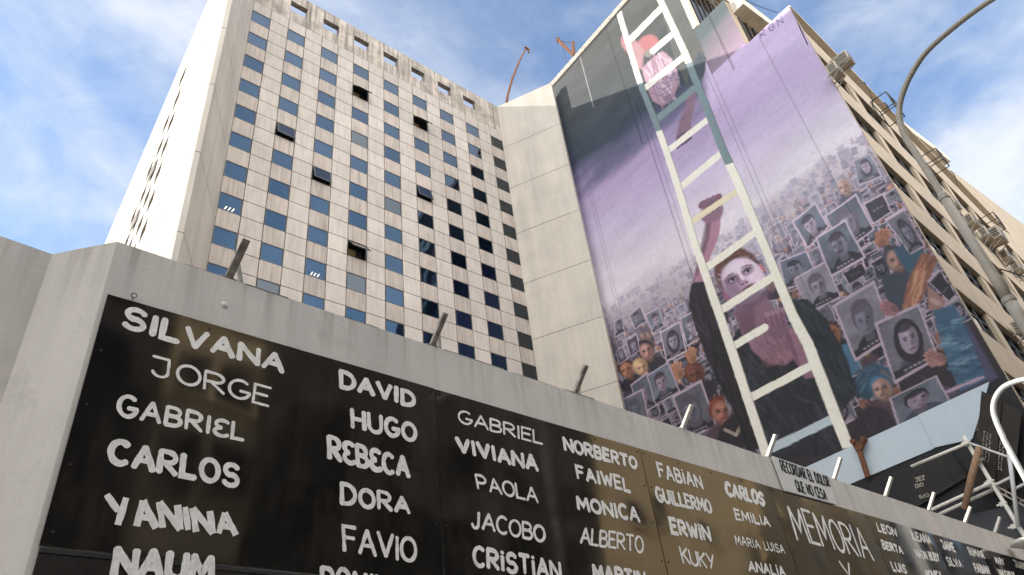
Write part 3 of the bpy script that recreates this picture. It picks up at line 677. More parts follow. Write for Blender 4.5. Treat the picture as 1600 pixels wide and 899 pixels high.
    for s_, x, y, w in sorted(mid):
        if y > 690: continue
        f = float(np.clip((640 - s_) / 140, 0, .75)); w *= .72 + .28 * min(1, max(0, (s_ - 540) / 130)); hgt = w * 1.22; tt = rs.uniform(-.16, .16); ux, uy = .88, -.50 + tt; vx, vy = .36 - tt, .94
        card([(x - ux * w / 2 - vx * hgt / 2, y - uy * w / 2 - vy * hgt / 2), (x + ux * w / 2 - vx * hgt / 2, y + uy * w / 2 - vy * hgt / 2), (x + ux * w / 2 + vx * hgt / 2, y + uy * w / 2 + vy * hgt / 2), (x - ux * w / 2 + vx * hgt / 2, y - uy * w / 2 + vy * hgt / 2)], f, rs.choice([0, 0, 1, 3]), rs.rand() < .6)
        if rs.rand() < .35: head(x + rs.uniform(-w, w), y + hgt * rs.uniform(.3, .8), w * rs.uniform(.3, .42), pal[rs.choice([2, 4, 9])], pal[rs.choice([0, 3, 7])], f)
    # nearer figures in the crowd
    head(1009, 548, 13, (168, 128, 122), (40, 34, 40)); head(979, 577, 12, (170, 116, 96), (70, 42, 36)); head(1001, 574, 11, (196, 158, 130), (176, 146, 112)); head(1086, 584, 15, (120, 76, 64), (104, 58, 44))
    head(1116, 480, 10, (150, 120, 116), (60, 50, 52)); head(1319, 291, 12, (178, 142, 128), (150, 142, 150), .25)
    hand(1059, 580, 9, -15, (176, 128, 104)); hand(1081, 556, 8, 0, (170, 122, 98))
    head(1398, 405, 17, (166, 128, 116), (52, 48, 60), .1); poly([(1375, 430), (1420, 425), (1440, 480), (1395, 500)], (66, 74, 90), 3)
    hand(1379, 372, 10, 30, (166, 116, 98)); poly([(1395, 390), (1440, 370), (1450, 420), (1420, 430)], (64, 96, 118), 4)
    poly([(1440, 395), (1467, 400), (1440, 470), (1418, 500), (1408, 490), (1418, 440)], (150, 100, 86), 4, rough=4); poly([(1428, 425), (1450, 415), (1435, 470), (1420, 490)], (212, 158, 132), 5, rough=5)
    poly([(1449, 445), (1478, 470), (1468, 490), (1450, 484)], (166, 128, 124), 3); ell(1462, 472, 10, 4, 25, (206, 176, 172), .5, .8)
    poly([(1458, 485), (1492, 476), (1508, 510), (1532, 560), (1545, 592), (1500, 612), (1478, 560)], (72, 110, 140), 2.5, tex=.25)
    for yy in (500, 522, 545, 566): line([(1464 + (yy - 490) * .25, yy + 6), (1490 + (yy - 490) * .3, yy - 4), (1506 + (yy - 490) * .4, yy - 1)], 2.2, (52, 92, 128), .8)
    strokes([(1460, 488), (1492, 478), (1530, 560), (1543, 592), (1500, 610), (1480, 560)], 70, 20, 4, [(58, 92, 122), (104, 142, 168), (136, 168, 190), (44, 72, 102), (86, 124, 152)], -14, 18, .7, 8)
    strokes([(1440, 398), (1465, 402), (1440, 468), (1418, 498), (1410, 488), (1418, 440)], 45, 34, 2.6, [(150, 92, 74), (222, 170, 140), (176, 116, 96), (120, 76, 66)], 112, 12, .7, 9)
    poly([(1508, 500), (1540, 555), (1560, 590), (1545, 598), (1520, 540)], (84, 84, 116), 3, tex=.25)
    poly([(1440, 588), (1500, 612), (1549, 594), (1549, 604), (1470, 640)], (96, 82, 104), 3)
    line([(1480, 612), (1535, 590)], 5, (196, 170, 196)); line([(1482, 626), (1545, 598)], 10, (74, 70, 84), .9)
    card([(1382, 343), (1412, 324), (1446, 385), (1423, 398)], .12, 0); card([(1333.5, 252), (1360, 240), (1378, 276), (1341.5, 290)], .3, 0); card([(1348, 319), (1380, 302), (1394, 332), (1364, 351)], .15, 2)
    card([(1237, 347), (1274, 316), (1296, 355), (1262, 390)], .25, 0); card([(1288, 337.5), (1337.5, 303), (1367, 359), (1318, 395)], .15, 0); card([(1216, 409.5), (1260, 392), (1282, 438), (1228, 452)], .12, 0)
    card([(1274, 372), (1321, 343), (1353, 403), (1297, 435)], .1, 1); card([(1316, 427), (1348, 411), (1355.6, 428), (1325.5, 445)], .05, 2); card([(1449, 440), (1467, 420), (1495, 460), (1484, 472)], .0, 2)
    card([(1240, 436), (1290, 408), (1315, 464), (1265, 489)], .04, 3)
    head(1300, 520, 14, (178, 120, 96), (80, 56, 50)); poly([(1315, 540), (1330, 535), (1345, 575), (1330, 590)], (84, 124, 156), 3)
    card([(1301, 477), (1366, 438), (1398, 525), (1336, 566)], .05, 0); card([(1366, 505), (1436, 474), (1467, 560), (1397.5, 601)], .05, 0)
    hand(1390, 482, 10, -60, (168, 122, 130)); hand(1462, 560, 11, -70, (176, 132, 128))
    head(1372, 598, 23, (186, 148, 136), (60, 100, 130), 0, -18); ell(1356, 590, 24, 17, -50, (58, 88, 112), .3, 1, .25); ell(1352, 608, 15, 17, -30, (50, 80, 104), .3, 1, .25); strokes([(1335, 600), (1345, 575), (1372, 572), (1385, 590), (1360, 612), (1345, 622)], 26, 16, 2.4, [(38, 64, 86), (86, 122, 146), (104, 138, 160)], -45, 20, .7, 21); head(1377, 606, 17, (190, 152, 142), (64, 104, 134), 0, -18)
    poly([(1330, 690), (1338, 650), (1358, 636), (1385, 640), (1410, 668), (1380, 700), (1340, 705)], (52, 44, 56), 4, rough=6)
    strokes([(1336, 688), (1340, 655), (1360, 640), (1405, 668), (1380, 698)], 40, 16, 3, [(34, 28, 38), (78, 68, 84), (58, 48, 62)], -60, 40, .6, 12)
    card([(1389, 623), (1463.5, 585.5), (1485.6, 627), (1405, 672)], .0, 0, False)
    for q, k in (([(959, 502), (973, 493), (977, 518), (961, 528)], 0), ([(982, 493), (1001, 477), (1011, 502), (992, 515)], 0), ([(1008, 492), (1030, 480), (1038.5, 509), (1020, 522)], 0), ([(978, 532), (995, 522), (1000, 547), (985, 558)], 1), ([(962, 550), (973, 541), (981, 561), (968, 570)], 0)):
        card(q, .12, k)
    card([(1063, 497.6), (1087.7, 483), (1099, 526.5), (1073, 542)], 0, 0); card([(1031, 519), (1063, 502), (1073, 550), (1041, 565.6)], 0, 0); card([(985, 602), (1012, 581), (1026, 634), (1000, 648)], 0, 0); card([(1010.4, 587), (1044, 565.6), (1063, 612), (1024, 634)], 0, 0)
    card([(972, 624), (1004, 608), (1016, 660), (985, 668)], 0, 0); card([(1050, 619), (1096, 593), (1121, 668), (1074, 686)], 0, 0)
    head(1126, 642, 18, (176, 118, 104), (116, 56, 42), 0, -10); poly([(1125, 600), (1140, 590), (1150, 620), (1140, 650)], (150, 146, 160), 3)
    poly([(1125, 668), (1150, 640), (1168, 690), (1150, 712), (1120, 690)], (46, 42, 52), 4); line([(1133, 672), (1150, 680), (1160, 660)], 5, (200, 184, 170), .8)
    # the climber: dark shirt, raised arm, upturned face
    poly([(1080, 442), (1099, 436), (1108, 470), (1130, 525), (1165, 600), (1200, 700), (1168, 705), (1150, 650), (1118, 590), (1092, 530), (1076, 478)], (40, 36, 44), 2, rough=5, tex=.35)
    poly([(1143, 530), (1160, 505), (1180, 500), (1205, 560), (1250, 545), (1262, 470), (1292, 500), (1325, 570), (1338, 618), (1310, 650), (1325, 700), (1205, 725), (1178, 650)], (44, 46, 56), 2, rough=4, tex=.35)
    poly([(1236, 468), (1262, 468), (1292, 500), (1325, 565), (1338, 612), (1312, 630), (1285, 590), (1262, 540)], (38, 46, 54), 3, tex=.3)
    poly([(1103, 345), (1127, 338), (1124, 368), (1110, 402), (1100, 440), (1081, 442), (1092, 400), (1104, 372)], (156, 116, 136), 2, tex=.25); poly([(1103, 345), (1111, 343), (1108, 372), (1094, 420), (1085, 440), (1092, 400)], (92, 66, 84), 4, .8)
    ell(1112, 333, 19, 15, -30, (134, 104, 124), .2)
    for k in range(4): ell(1098 + k * 8, 320 - k * 3.5, 5.5, 8, 40, (110 + 10 * (k % 2), 82, 100), .3); line([(1102 + k * 8, 325 - k * 3.5), (1106 + k * 8, 336 - k * 3)], 1.2, (60, 44, 58), .8)
    poly([(1145, 488), (1192, 455), (1208, 480), (1226, 520), (1232, 545), (1200, 560), (1160, 525)], (138, 106, 124), 3, tex=.25); poly([(1146, 488), (1176, 468), (1180, 500), (1190, 540), (1165, 525)], (104, 74, 92), 8, .8)
    poly([(1165, 525), (1200, 505), (1238, 530), (1248, 555), (1225, 572), (1196, 566), (1176, 548)], (162, 122, 142), 4, tex=.3); ell(1216, 560, 22, 8, -25, (176, 118, 130), .8, .5); strokes([(1170, 528), (1200, 508), (1236, 532), (1244, 553), (1222, 568), (1196, 562)], 34, 18, 2.6, [(120, 88, 108), (186, 146, 164), (140, 104, 124), (104, 76, 96)], 50, 30, .6, 31)
    strokes([(1080, 445), (1108, 470), (1130, 525), (1165, 600), (1200, 700), (1168, 705), (1118, 590), (1092, 530)], 60, 34, 4, [(22, 20, 26), (66, 60, 74), (52, 44, 58), (30, 28, 36)], 62, 22, .7, 3)
    strokes([(1150, 540), (1205, 575), (1250, 560), (1300, 570), (1335, 618), (1310, 690), (1205, 720), (1180, 650)], 110, 38, 5, [(24, 26, 34), (62, 66, 80), (74, 72, 88), (36, 38, 48), (50, 58, 70)], 60, 40, .6, 4)
    strokes([(1240, 470), (1262, 470), (1325, 565), (1335, 610), (1300, 620)], 40, 36, 5, [(22, 28, 34), (60, 72, 82), (48, 58, 70)], 55, 25, .6, 6)
    # head
    HA = -30; hca, hsa = math.cos(R(HA)), math.sin(R(HA))
    def HT(u, v): return (1159 + u * hca - v * hsa, 434 + u * hsa + v * hca)
    def HE(u, v, rx, ry, c, s_=.3, al=1.0, da=0): x, y = HT(u, v); ell(x, y, rx, ry, HA + da, c, s_, al)
    def HL(pts, w, c, al=.9): line([HT(*p) for p in pts], w, c, al)
    HE(-1, -9, 36, 41, (84, 58, 56), .12); HE(-35, 13, 4, 7.5, (158, 84, 96), .4); HE(34, 3, 3.6, 7, (182, 112, 120), .4)
    HE(0, 6, 33, 36, (198, 178, 202), .07)
    HE(-22, 12, 15, 28, (122, 98, 124), .9, .85); HE(2, 36, 30, 13, (104, 80, 104), 1.0, .85); HE(-2, -18, 24, 10, (220, 206, 222), .9, .8); HE(19, 8, 11, 20, (222, 202, 220), .9, .8)
    HE(-14, -5, 10.5, 6, (86, 64, 86), .8, .95); HE(13, -5, 10.5, 6, (92, 70, 92), .8, .95)
    HE(-14, -3.2, 5.6, 2.1, (170, 160, 182), .4); HE(13, -3.2, 5.6, 2.1, (170, 160, 182), .4); HE(-13, -3.8, 2.5, 2.1, (40, 32, 44), .3); HE(14, -3.8, 2.5, 2.1, (40, 32, 44), .3); HL([(-19, -5), (-14, -7), (-8, -5)], 1.1, (60, 42, 54)); HL([(8, -5), (13, -7), (18, -5)], 1.1, (60, 42, 54))
    HL([(-24, -9), (-16, -13), (-8, -13)], 2.6, (96, 70, 78), .7); HL([(7, -13), (15, -13), (23, -9)], 2.6, (96, 70, 78), .7)
    HE(-6, 1, 4.2, 10, (122, 94, 120), .9, .85); HE(1, -1, 2.4, 8, (228, 212, 226), .9, .8); HE(-1, 8.5, 7, 4.2, (166, 132, 158), .6, .9); HE(-4.5, 10, 2.4, 1.5, (62, 40, 56), .5, .9); HE(3, 10, 2.4, 1.5, (72, 48, 62), .5, .9)
    HE(1, 20, 14, 6.2, (150, 106, 124), .5, .9); HE(1, 20, 11, 3.1, (46, 28, 40), .35); HE(2, 27, 10, 2.6, (180, 136, 156), .7, .8); HE(-14, 20, 3, 8, (140, 112, 138), 1, .6)
    rh = np.random.RandomState(9)
    for k in range(70):
        t = rh.uniform(200, 345); u0_, v0_ = 31 * math.cos(R(t)), -4 + 33 * math.sin(R(t)); g_ = rh.uniform(.7, 1.35)
        HL([(u0_, v0_), (u0_ * 1.13 + rh.uniform(-3, 3), v0_ * 1.16 - rh.uniform(0, 4))], rh.uniform(1.2, 2.4), (92 * g_, 62 * g_, 58 * g_), .8)
    # second hand and forearm
    poly([(1222, 515), (1246, 512), (1262, 548), (1276, 590), (1258, 592), (1240, 560)], (170, 124, 146), 2.5, tex=.22); poly([(1222, 515), (1232, 514), (1256, 590), (1246, 570)], (112, 80, 100), 4, .7)
    poly([(1180, 506), (1194, 490), (1214, 484), (1227, 482), (1230, 502), (1234, 520), (1212, 530), (1196, 522)], (140, 104, 126), 2, tex=.2)
    for k in range(4): line([(1196 + k * 8, 496 - k * 2.5), (1201 + k * 8, 516 - k * 2)], 1.3, (74, 52, 68), .8); ell(1199 + k * 8, 492 - k * 2.6, 4, 4.5, 0, (172, 134, 154), .6, .8)
    # upper figure: pale pink and white drapery, arm reaching down
    poly([(1028, -10), (1060, -10), (1083, 45), (1103, 90), (1100, 118), (1088, 131), (1072, 134), (1050, 80)], (78, 80, 80), 2, tex=.2, rough=3)
    poly([(1092, 82), (1103, 90), (1100, 118), (1090, 132), (1072, 136), (1078, 110)], (58, 68, 78), 3, tex=.15)
    ell(980, 68, 9, 15, -20, (150, 108, 116), .3); ell(1012, 70, 18, 14, -30, (152, 96, 102), .25); ell(1016, 82, 10, 6, -35, (112, 112, 110), .3)
    poly([(982, 78), (992, 62), (1006, 78), (1004, 108), (996, 108)], (150, 118, 124), 4)
    poly([(1003, 108), (1015, 95), (1035, 80), (1050, 92), (1058, 110), (1062, 130), (1050, 155), (1035, 165), (1020, 158), (1012, 140)], (158, 132, 148), 2.5, tex=.2)
    strokes([(1005, 108), (1015, 97), (1035, 82), (1050, 92), (1060, 128), (1050, 153), (1035, 163), (1020, 157)], 40, 26, 3.2, [(112, 92, 112), (186, 168, 184), (206, 192, 206), (136, 110, 128)], 65, 25, .7, 14)
    for k in range(5): line([(1018 + k * 8, 145 - k * 8), (1030 + k * 6, 150 - k * 9), (1046 + k * 2, 142 - k * 9)], 2.6, (122, 104, 136), .75)
    ell(1046, 152, 10, 5, -30, (110, 90, 118), .5, .7); line([(1010, 118), (1020, 158), (1036, 166), (1052, 155), (1060, 128)], 1.6, (150, 120, 128), .8)
    poly([(1074, 142), (1088, 140), (1086, 165), (1080, 190), (1080, 210), (1064, 222), (1056, 216), (1062, 190), (1070, 168)], (124, 98, 118), 2, tex=.25)
    ell(1068, 216, 13, 9, -35, (96, 78, 98), .25)
    for k in range(4): ell(1060 + k * 6, 229 - k * 4.5, 3, 4.6, 25, (90, 72, 92), .4)
    # deeper paint towards the foot of the wall
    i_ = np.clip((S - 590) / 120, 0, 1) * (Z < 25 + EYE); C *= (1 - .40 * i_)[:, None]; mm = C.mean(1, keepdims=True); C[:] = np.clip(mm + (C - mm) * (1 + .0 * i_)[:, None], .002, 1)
    # the ladder
    LR = [(963, 8, 8), (1000, 131, 8.5), (1031, 209, 9.5), (1055, 280, 10.5), (1085, 380, 11), (1145, 555, 14), (1198, 715, 14)]
    RL = [(1026, -14, 9), (1031, 0, 9), (1070, 84, 10), (1094, 144, 11), (1131, 240, 12), (1150, 280, 13), (1192, 380, 13), (1237, 492, 15), (1262, 540, 17), (1325, 702, 17)]
    pale, grey = (224, 221, 210), (112, 130, 136)
    def rail(pts, lo, hi):
        def at_y_(yq):
            for (x0, y0, w0), (x1, y1, w1) in zip(pts, pts[1:]):
                if y0 <= yq <= y1: t = (yq - y0) / (y1 - y0); return (x0 + (x1 - x0) * t, yq, w0 + (w1 - w0) * t)
            return pts[-1]
        for c, ya, yb in ((pale, pts[0][1], lo), (grey, lo, hi), (pale, hi, pts[-1][1])):
            seg = [at_y_(ya)] + [p for p in pts if ya < p[1] < yb] + [at_y_(yb)]
            poly([(x - w / 2, y) for x, y, w in seg] + [(x + w / 2, y - w * .3) for x, y, w in reversed(seg)], c, 1.0, 1, .05)
            line([(x + w / 2, y - w * .3) for x, y, w in seg], 1.2, tuple(v * .62 for v in c), .8)
    rungs = [((983, 64), (1033, 13), 9, 0), ((1020, 80), (1049, 55), 9, 0), ((1009, 137), (1068, 89), 9, 0), ((1025, 188), (1084, 139), 10, 1), ((1041, 238), (1106, 187), 9, 0), ((1062, 294), (1129, 238), 10, 0), ((1083, 345), (1150, 300), 9, 2), ((1105, 418), (1180, 364), 11, 0), ((1128, 484), (1209, 432), 12, 0), ((1148, 540), (1195, 512), 12, 0), ((1176, 620), (1267, 572), 13, 0), ((1208, 700), (1299, 656), 14, 3)]
    for a_, b_, w, k in rungs: line([a_, b_], w, (pale, grey, (214, 206, 178), (176, 190, 198))[k])
    rail(LR, 131, 206); rail(RL, 100, 258)
    for k in range(3): ell(1099 + k * 8, 318 - k * 4, 3.4, 4.5, 30, (120, 92, 110), .4)   # fingers over the rung
    # joints and cables running down the wall
    for yj, zt, zb_, w in ((13.72, 36, 26.5, .05), (13.35, 28, 9, .022), (13.1, 28, 9, .018), (9.5, 27.0, 9, .022), (9.3, 27.0, 9, .018), (6.85, 26.2, 14, .02), (17.55, 31, 14, .02), (17.38, 31, 14, .02), (8.35, 30.0, 26, .05)):
        m = (np.abs(Y - yj) < max(w, STEP * .55)) & (Z < zt + EYE) & (Z > zb_); C[m] *= .62
    m = (np.abs(Y - 15.9) < .05) & (Z > 31.5); C[m] = C[m] * .5 + .17
    # signature letters near the roof edge
    def sig(u0, strokes, h=13):
        ex, ey = 14.0, -9.6; vx, vy = 3.6, 9.6
        for st_ in strokes: line([(1186 + u0 * ex + a * 9 + (1 - b2) * vx, 50 + u0 * ey - a * 6 + (1 - b2) * vy) for a, b2 in st_], 1.7, (104, 92, 132), .9)
    sig(0, [[(0, 0), (0, 1), (.7, .9), (.7, .55), (0, .5), (.8, 0)]]); sig(.98, [[(.1, .1), (0, .6), (.3, 1), (.8, .8), (.8, .3), (.5, 0), (.1, .1)], [(.3, .5), (.6, .5)]]); sig(1.95, [[(0, 0), (0, 1), (.8, 0), (.8, 1)]])
    C *= (0.95 + .10 * N4)[:, None]
    C = np.clip(C, 0.004, .93)
    # mesh
    keep = np.zeros((nz - 1, ny - 1), bool); yc = (ys[:-1] + ys[1:]) / 2; zc = (zs[:-1] + zs[1:]) / 2
    for y0, y1, zt in STEPS: keep |= ((yc >= y0) & (yc < y1))[None, :] & (zc < zt)[:, None]
    jj, ii = np.nonzero(keep); a = jj * ny + ii; quads = np.stack([a, a + ny, a + ny + 1, a + 1], 1)
    used = np.unique(quads); remap = np.full(n, -1); remap[used] = np.arange(len(used)); quads = remap[quads]
    V = np.stack([np.full(len(used), -0.004), Y[used], Z[used]], 1); V[:, 0] += MX
    V -= np.array(mb0)
    me = bpy.data.meshes.new('mural'); me.vertices.add(len(V)); me.vertices.foreach_set('co', V.astype(np.float32).ravel())
    nf = len(quads); me.loops.add(nf * 4); me.loops.foreach_set('vertex_index', quads.astype(np.int32).ravel())
    me.polygons.add(nf); me.polygons.foreach_set('loop_start', np.arange(0, nf * 4, 4, dtype=np.int32)); me.polygons.foreach_set('loop_total', np.full(nf, 4, dtype=np.int32))
    me.update(calc_edges=True)
    ca = me.color_attributes.new('paint', 'FLOAT_COLOR', 'POINT'); cc = np.ones((len(used), 4), np.float32); cc[:, :3] = C[used]; ca.data.foreach_set('color', cc.ravel())
    m, t, b_ = new_mat('mural_paint'); N = t.nodes.new; L = t.links.new; at = N('ShaderNodeVertexColor'); at.layer_name = 'paint'
    tcc = N('ShaderNodeTexCoord'); nn = N('ShaderNodeTexNoise'); nn.inputs['Scale'].default_value = 7; nn.inputs['Detail'].default_value = 6; L(tcc.outputs['Object'], nn.inputs[0])
    rg = N('ShaderNodeMapRange'); rg.inputs[3].default_value = .88; rg.inputs[4].default_value = 1.12; L(nn.outputs[0], rg.inputs[0])
    mx = N('ShaderNodeMix'); mx.data_type = 'RGBA'; mx.blend_type = 'MULTIPLY'; mx.inputs['Factor'].default_value = 1; L(at.outputs[0], mx.inputs[6]); L(rg.outputs[0], mx.inputs[7]); L(mx.outputs[2], b_.inputs['Base Color'])
    b_.inputs['Roughness'].default_value = .75
    nb = N('ShaderNodeTexNoise'); nb.inputs['Scale'].default_value = 1.6; nb.inputs['Detail'].default_value = 6; L(tcc.outputs['Object'], nb.inputs[0])
    bp = N('ShaderNodeBump'); bp.inputs['Strength'].default_value = .25; bp.inputs['Distance'].default_value = .06; L(nb.outputs[0], bp.inputs['Height']); L(bp.outputs[0], b_.inputs['Normal'])
    me.materials.append(m); o = bpy.data.objects.new('mural', me); COL.objects.link(o); o.parent = mural_b
    return o
build_mural()
# body of the building behind the painted wall
b = MB(); xe = 52
for i, (y0, y1, zt) in enumerate(STEPS):
    if i == 0: continue
    b.box((MX + .01, y0 + .0, 0), (xe, y1, zt - (0.0 if i == 2 else .02)))
b.prism([(MX + .02, 5.68), (MX + 30, 5.68 + 30 * math.tan(R(5.0))), (MX + 30, 9.0), (MX + .02, 9.0)], 0, STEPS[0][2] - 0.02)
obj('body', b, M['beige'], mural_b)
b = MB()
b.box((MX - .06, 9.42, 34.40 + EYE), (MX + .35, 18.75, 34.78 + EYE)); b.box((MX - 0.02, 9.30, 34.40 + EYE), (MX + .3, 9.42, 34.7 + EYE))
obj('parapet_coping', b, M['pipe_dirty'], mural_b)
b = MB(); b.box((MX - .03, 9.42, 34.30 + EYE), (MX - .005, 18.75, 34.38 + EYE)); obj('flashing', b, M['iron'], mural_b)
# corner strip where the mural meets the street front
b = MB(); b.fbox(GF, (0.03, 0, -.27), (0.11, 25.03 + EYE, 0.015)); obj('corner_strip', b, M['beige'], mural_b)
# street front: bands, piers, recessed windows
PZ = 2.78; PXW = 3.12; OW = 2.5; RC = .22; Z0 = 13.81 + EYE      # soffit level of one storey
soffits = [Z0 + PZ * k for k in range(-4, 5)]
NB = 9; band_h = PZ - 1.42; UL = NB * PXW + 0.6
for s_ in soffits:
    z0, z1 = s_, min(s_ + band_h, 25.03 + EYE)
    if z0 > 24.6 + EYE: continue
    b = MB(); b.fbox(GF, (0.115, z0, -RC), (UL, z1, 0.0)); obj('floor_band', b, M['beige'], mural_b)
    if s_ < 8: continue
    pr = None
    for k in range(NB):
        ua = 0.12 + k * PXW
        if ua > 15 and s_ < 12: continue
        c0 = Vector(GF(ua, s_ - 1.42, 0))
        if pr is None:
            q = MB(); q.fbox(GF, (ua + OW, s_ - 1.42 + .002, -RC), (ua + PXW, s_ - .002, -0.02)); pr = obj('pier', q, M['beige'], mural_b, at=c0)
            q = MB()
            def fr(u0, v0, w0, u1, v1, w1): q.fbox(GF, (ua + u0, s_ - 1.42 + v0, w0), (ua + u1, s_ - 1.42 + v1, w1))
            e_ = [0, OW / 3 - .03, OW * 2 / 3 - .03, OW - .06]
            for x_ in e_: fr(x_, .002, -RC + .01, x_ + .06, 1.41, -RC + .09)
            for x0_, x1_ in zip(e_, e_[1:]): fr(x0_ + .06, 1.33, -RC + .01, x1_, 1.41, -RC + .085); fr(x0_ + .06, .002, -RC + .01, x1_, .08, -RC + .085); fr(x0_ + .06, .92, -RC + .01, x1_, .96, -RC + .08)
            wn = obj('window', q, M['winframe'], mural_b, at=c0)
            q = MB(); q.fbox(GF, (ua + .06, s_ - 1.42 + .08, -RC + .012), (ua + OW - .06, s_ - .09, -RC + .03)); obj('pane', q, M['glassD'], wn)
            q = MB(); q.fbox(GF, (ua + .9, s_ - 1.42 + .08, -RC + .031), (ua + 1.55, s_ - .52, -RC + .036)); cw = obj('curtain', q, M['curtain'], wn)
        else:
            dup(pr, mural_b, c0 - mb0)
            w2 = dup(wn, mural_b, c0 - mb0)
            if random.random() < .5:
                for ch in list(w2.children):
                    if ch.name.startswith('curtain'): bpy.data.objects.remove(ch)
b = MB(); b.fbox(GF, (0.10, 25.03 + EYE - .001, -.5), (UL, 25.12 + EYE, 0.05)); obj('cornice', b, M['cream'], mural_b)
# setback storeys above
for (yy, z0, z1, x1) in ((7.45, 25.1 + EYE, 28.4 + EYE, 40), (9.30, 28.45 + EYE, 34.4 + EYE, 40)):
    q = MB(); q.box((MX + .35, yy - .55, z1 - .75), (x1, yy - .004, z1 - .15)); q.box((MX + .35, yy - .3, z1 - .15), (x1, yy - .004, z1 - .02)); obj('eaves_band', q, M['cream'], mural_b)
    q = MB(); q.box((MX + .5, yy - .03, z0 + .2), (MX + 4.5, yy - .006, z1 - 1.0)); wn2 = obj('terrace_window', q, M['glassD'], mural_b)
    q = MB()
    for k in range(9): q.box((MX + .5 + k * .5, yy - .07, z0 + .2), (MX + .56 + k * .5, yy - .03, z1 - 1.0))
    obj('frame', q, M['iron'], wn2)
q = MB(); q.box((MX + .02, 9.0, 28.5 + EYE), (MX + .3, 9.295, 33.6 + EYE)); obj('terrace_pier', q, M['cream'], mural_b)
rl = MB()
for zq in (29.2, 29.9): rl.tube([(MX + .2, 8.0, zq + EYE), (MX + 4, 8.0, zq + EYE)], .03, 6)
for xq in (.2, 1.5, 2.8, 4.0): rl.tube([(MX + xq, 8.0, 28.3 + EYE), (MX + xq, 8.0, 29.95 + EYE)], .03, 6)
obj('terrace_railing', rl, M['iron'], mural_b)
# blue-grey sheets below the mural
def yz_quad(pts, x, th):
    q = MB(); p = [at_x(a, x) for a in pts]; q.hexa([tuple(v) for v in p] + [tuple(v + np.array([th, 0, 0])) for v in p]); return q
zA, zB = 7.0 + EYE, 8.0 + EYE
q = MB(); q.box((MX - .06, 7.755, zA), (MX - .006, 18.6, zB)); obj('apron_sheet', q, M['bluegrey'], mural_b)
q = MB(); p = [(5.70, zB + .02), (7.745, zB + .01), (7.745, zA + .02), (6.75, 6.84 + EYE), (6.05, 7.60 + EYE)]
n_ = len(p); q.v = [(MX - .075, y, z) for y, z in p] + [(MX - .008, y, z) for y, z in p]; q.f = [tuple(reversed(range(n_))), tuple(range(n_, 2 * n_))] + [(i, (i + 1) % n_, n_ + (i + 1) % n_, n_ + i) for i in range(n_)]; q.mi = [0] * len(q.f); q.tone = [1.0] * len(q.f)
obj('apron_sheet', q, M['bluegrey'], mural_b)
q = MB(); q.box((MX - .03, 5.31, 0), (MX - .003, 18.6, 7.0 + EYE)); q.box((MX - .03, 5.31, 7.0 + EYE), (MX - .003, 5.9, 8.0 + EYE)); obj('dark_base', q, M['hoard'], mural_b)

# ------------------------------------------------------------------ memorial wall
WA = R(4.2); WD = 5.0
wu = np.array([math.cos(WA), math.sin(WA), 0]); wn_ = np.array([-math.sin(WA), math.cos(WA), 0])
def WF(u, v, w): return wu * u + wn_ * (WD - w) + np.array([0, 0, v])     # w out of the wall towards the street
WTOP = 3.955 + EYE; UE = 19.9
mw = thing('perimeter_wall', tuple(WF(9, 0, 0)), 'grey painted concrete perimeter wall that carries the black panels of names', 'wall')
A0 = WF(0.765, 0, 0); A1 = np.array([0.02, 5.42, 0]); A2 = np.array([-7.0, 4.35, 0]); A3 = WF(UE, 0, 0)
b = MB()
T = .30
e1 = A1 + np.array([.03, T, 0]); e0 = A0 + np.array([.12, T * .9, 0])
b.prism([tuple(A0[:2]), tuple(A3[:2]), tuple((A3 + wn_ * T)[:2]), tuple(e0[:2])], 0, WTOP)
obj('wall_body', b, M['wallpaint'], mw)
b = MB(); b.prism([tuple(A1[:2]), tuple(A0[:2]), tuple(e0[:2]), tuple(e1[:2])], 0, WTOP); obj('chamfer', b, M['wallpaint'], mw)
b = MB(); b.prism([tuple(A2[:2]), tuple(A1[:2]), tuple(e1[:2]), tuple((A2 + np.array([0, T, 0]))[:2])], 0, WTOP); obj('return_wall', b, M['wallpaint'], mw)
b = MB(); rr_ = random.Random(3); k = 0.78
while k < UE - .3:
    L_ = rr_.uniform(.25, .8); h_ = rr_.uniform(.003, .014); b.fbox(WF, (k, WTOP + .0005, -T + .02), (min(k + L_, UE), WTOP + h_, rr_.uniform(-.02, .004))); k += L_ + rr_.choice([0.001, .001, .12])
obj('mortar_top', b, M['coping'], mw)
b = MB()                                           # the far end of the wall turns back to the building
b.prism([tuple((A3)[:2]), (MX - .05, 6.85), (MX - .05, 7.15), tuple((A3 + wn_ * T)[:2])], 0, WTOP - .05); obj('end_return', b, M['wallpaint'], mw)
# small lumps and scars on the paint
b = MB()
for (x, y, r_) in ((351, 477, .035), (57, 408, .05), (70, 478, .02), (36, 478, .016), (450, 545, .02), (530, 600, .015)):
    if x < 82: continue
    c = on_plane((x, y), WF(0, 0, 0), wn_); q = 8
    for i in range(q): pass
    b.tube([tuple(c - wn_ * .001), tuple(c - wn_ * .012)], [r_, r_ * .4], 10)
obj('plaster_lump', b, M['wallpaint'], mw)

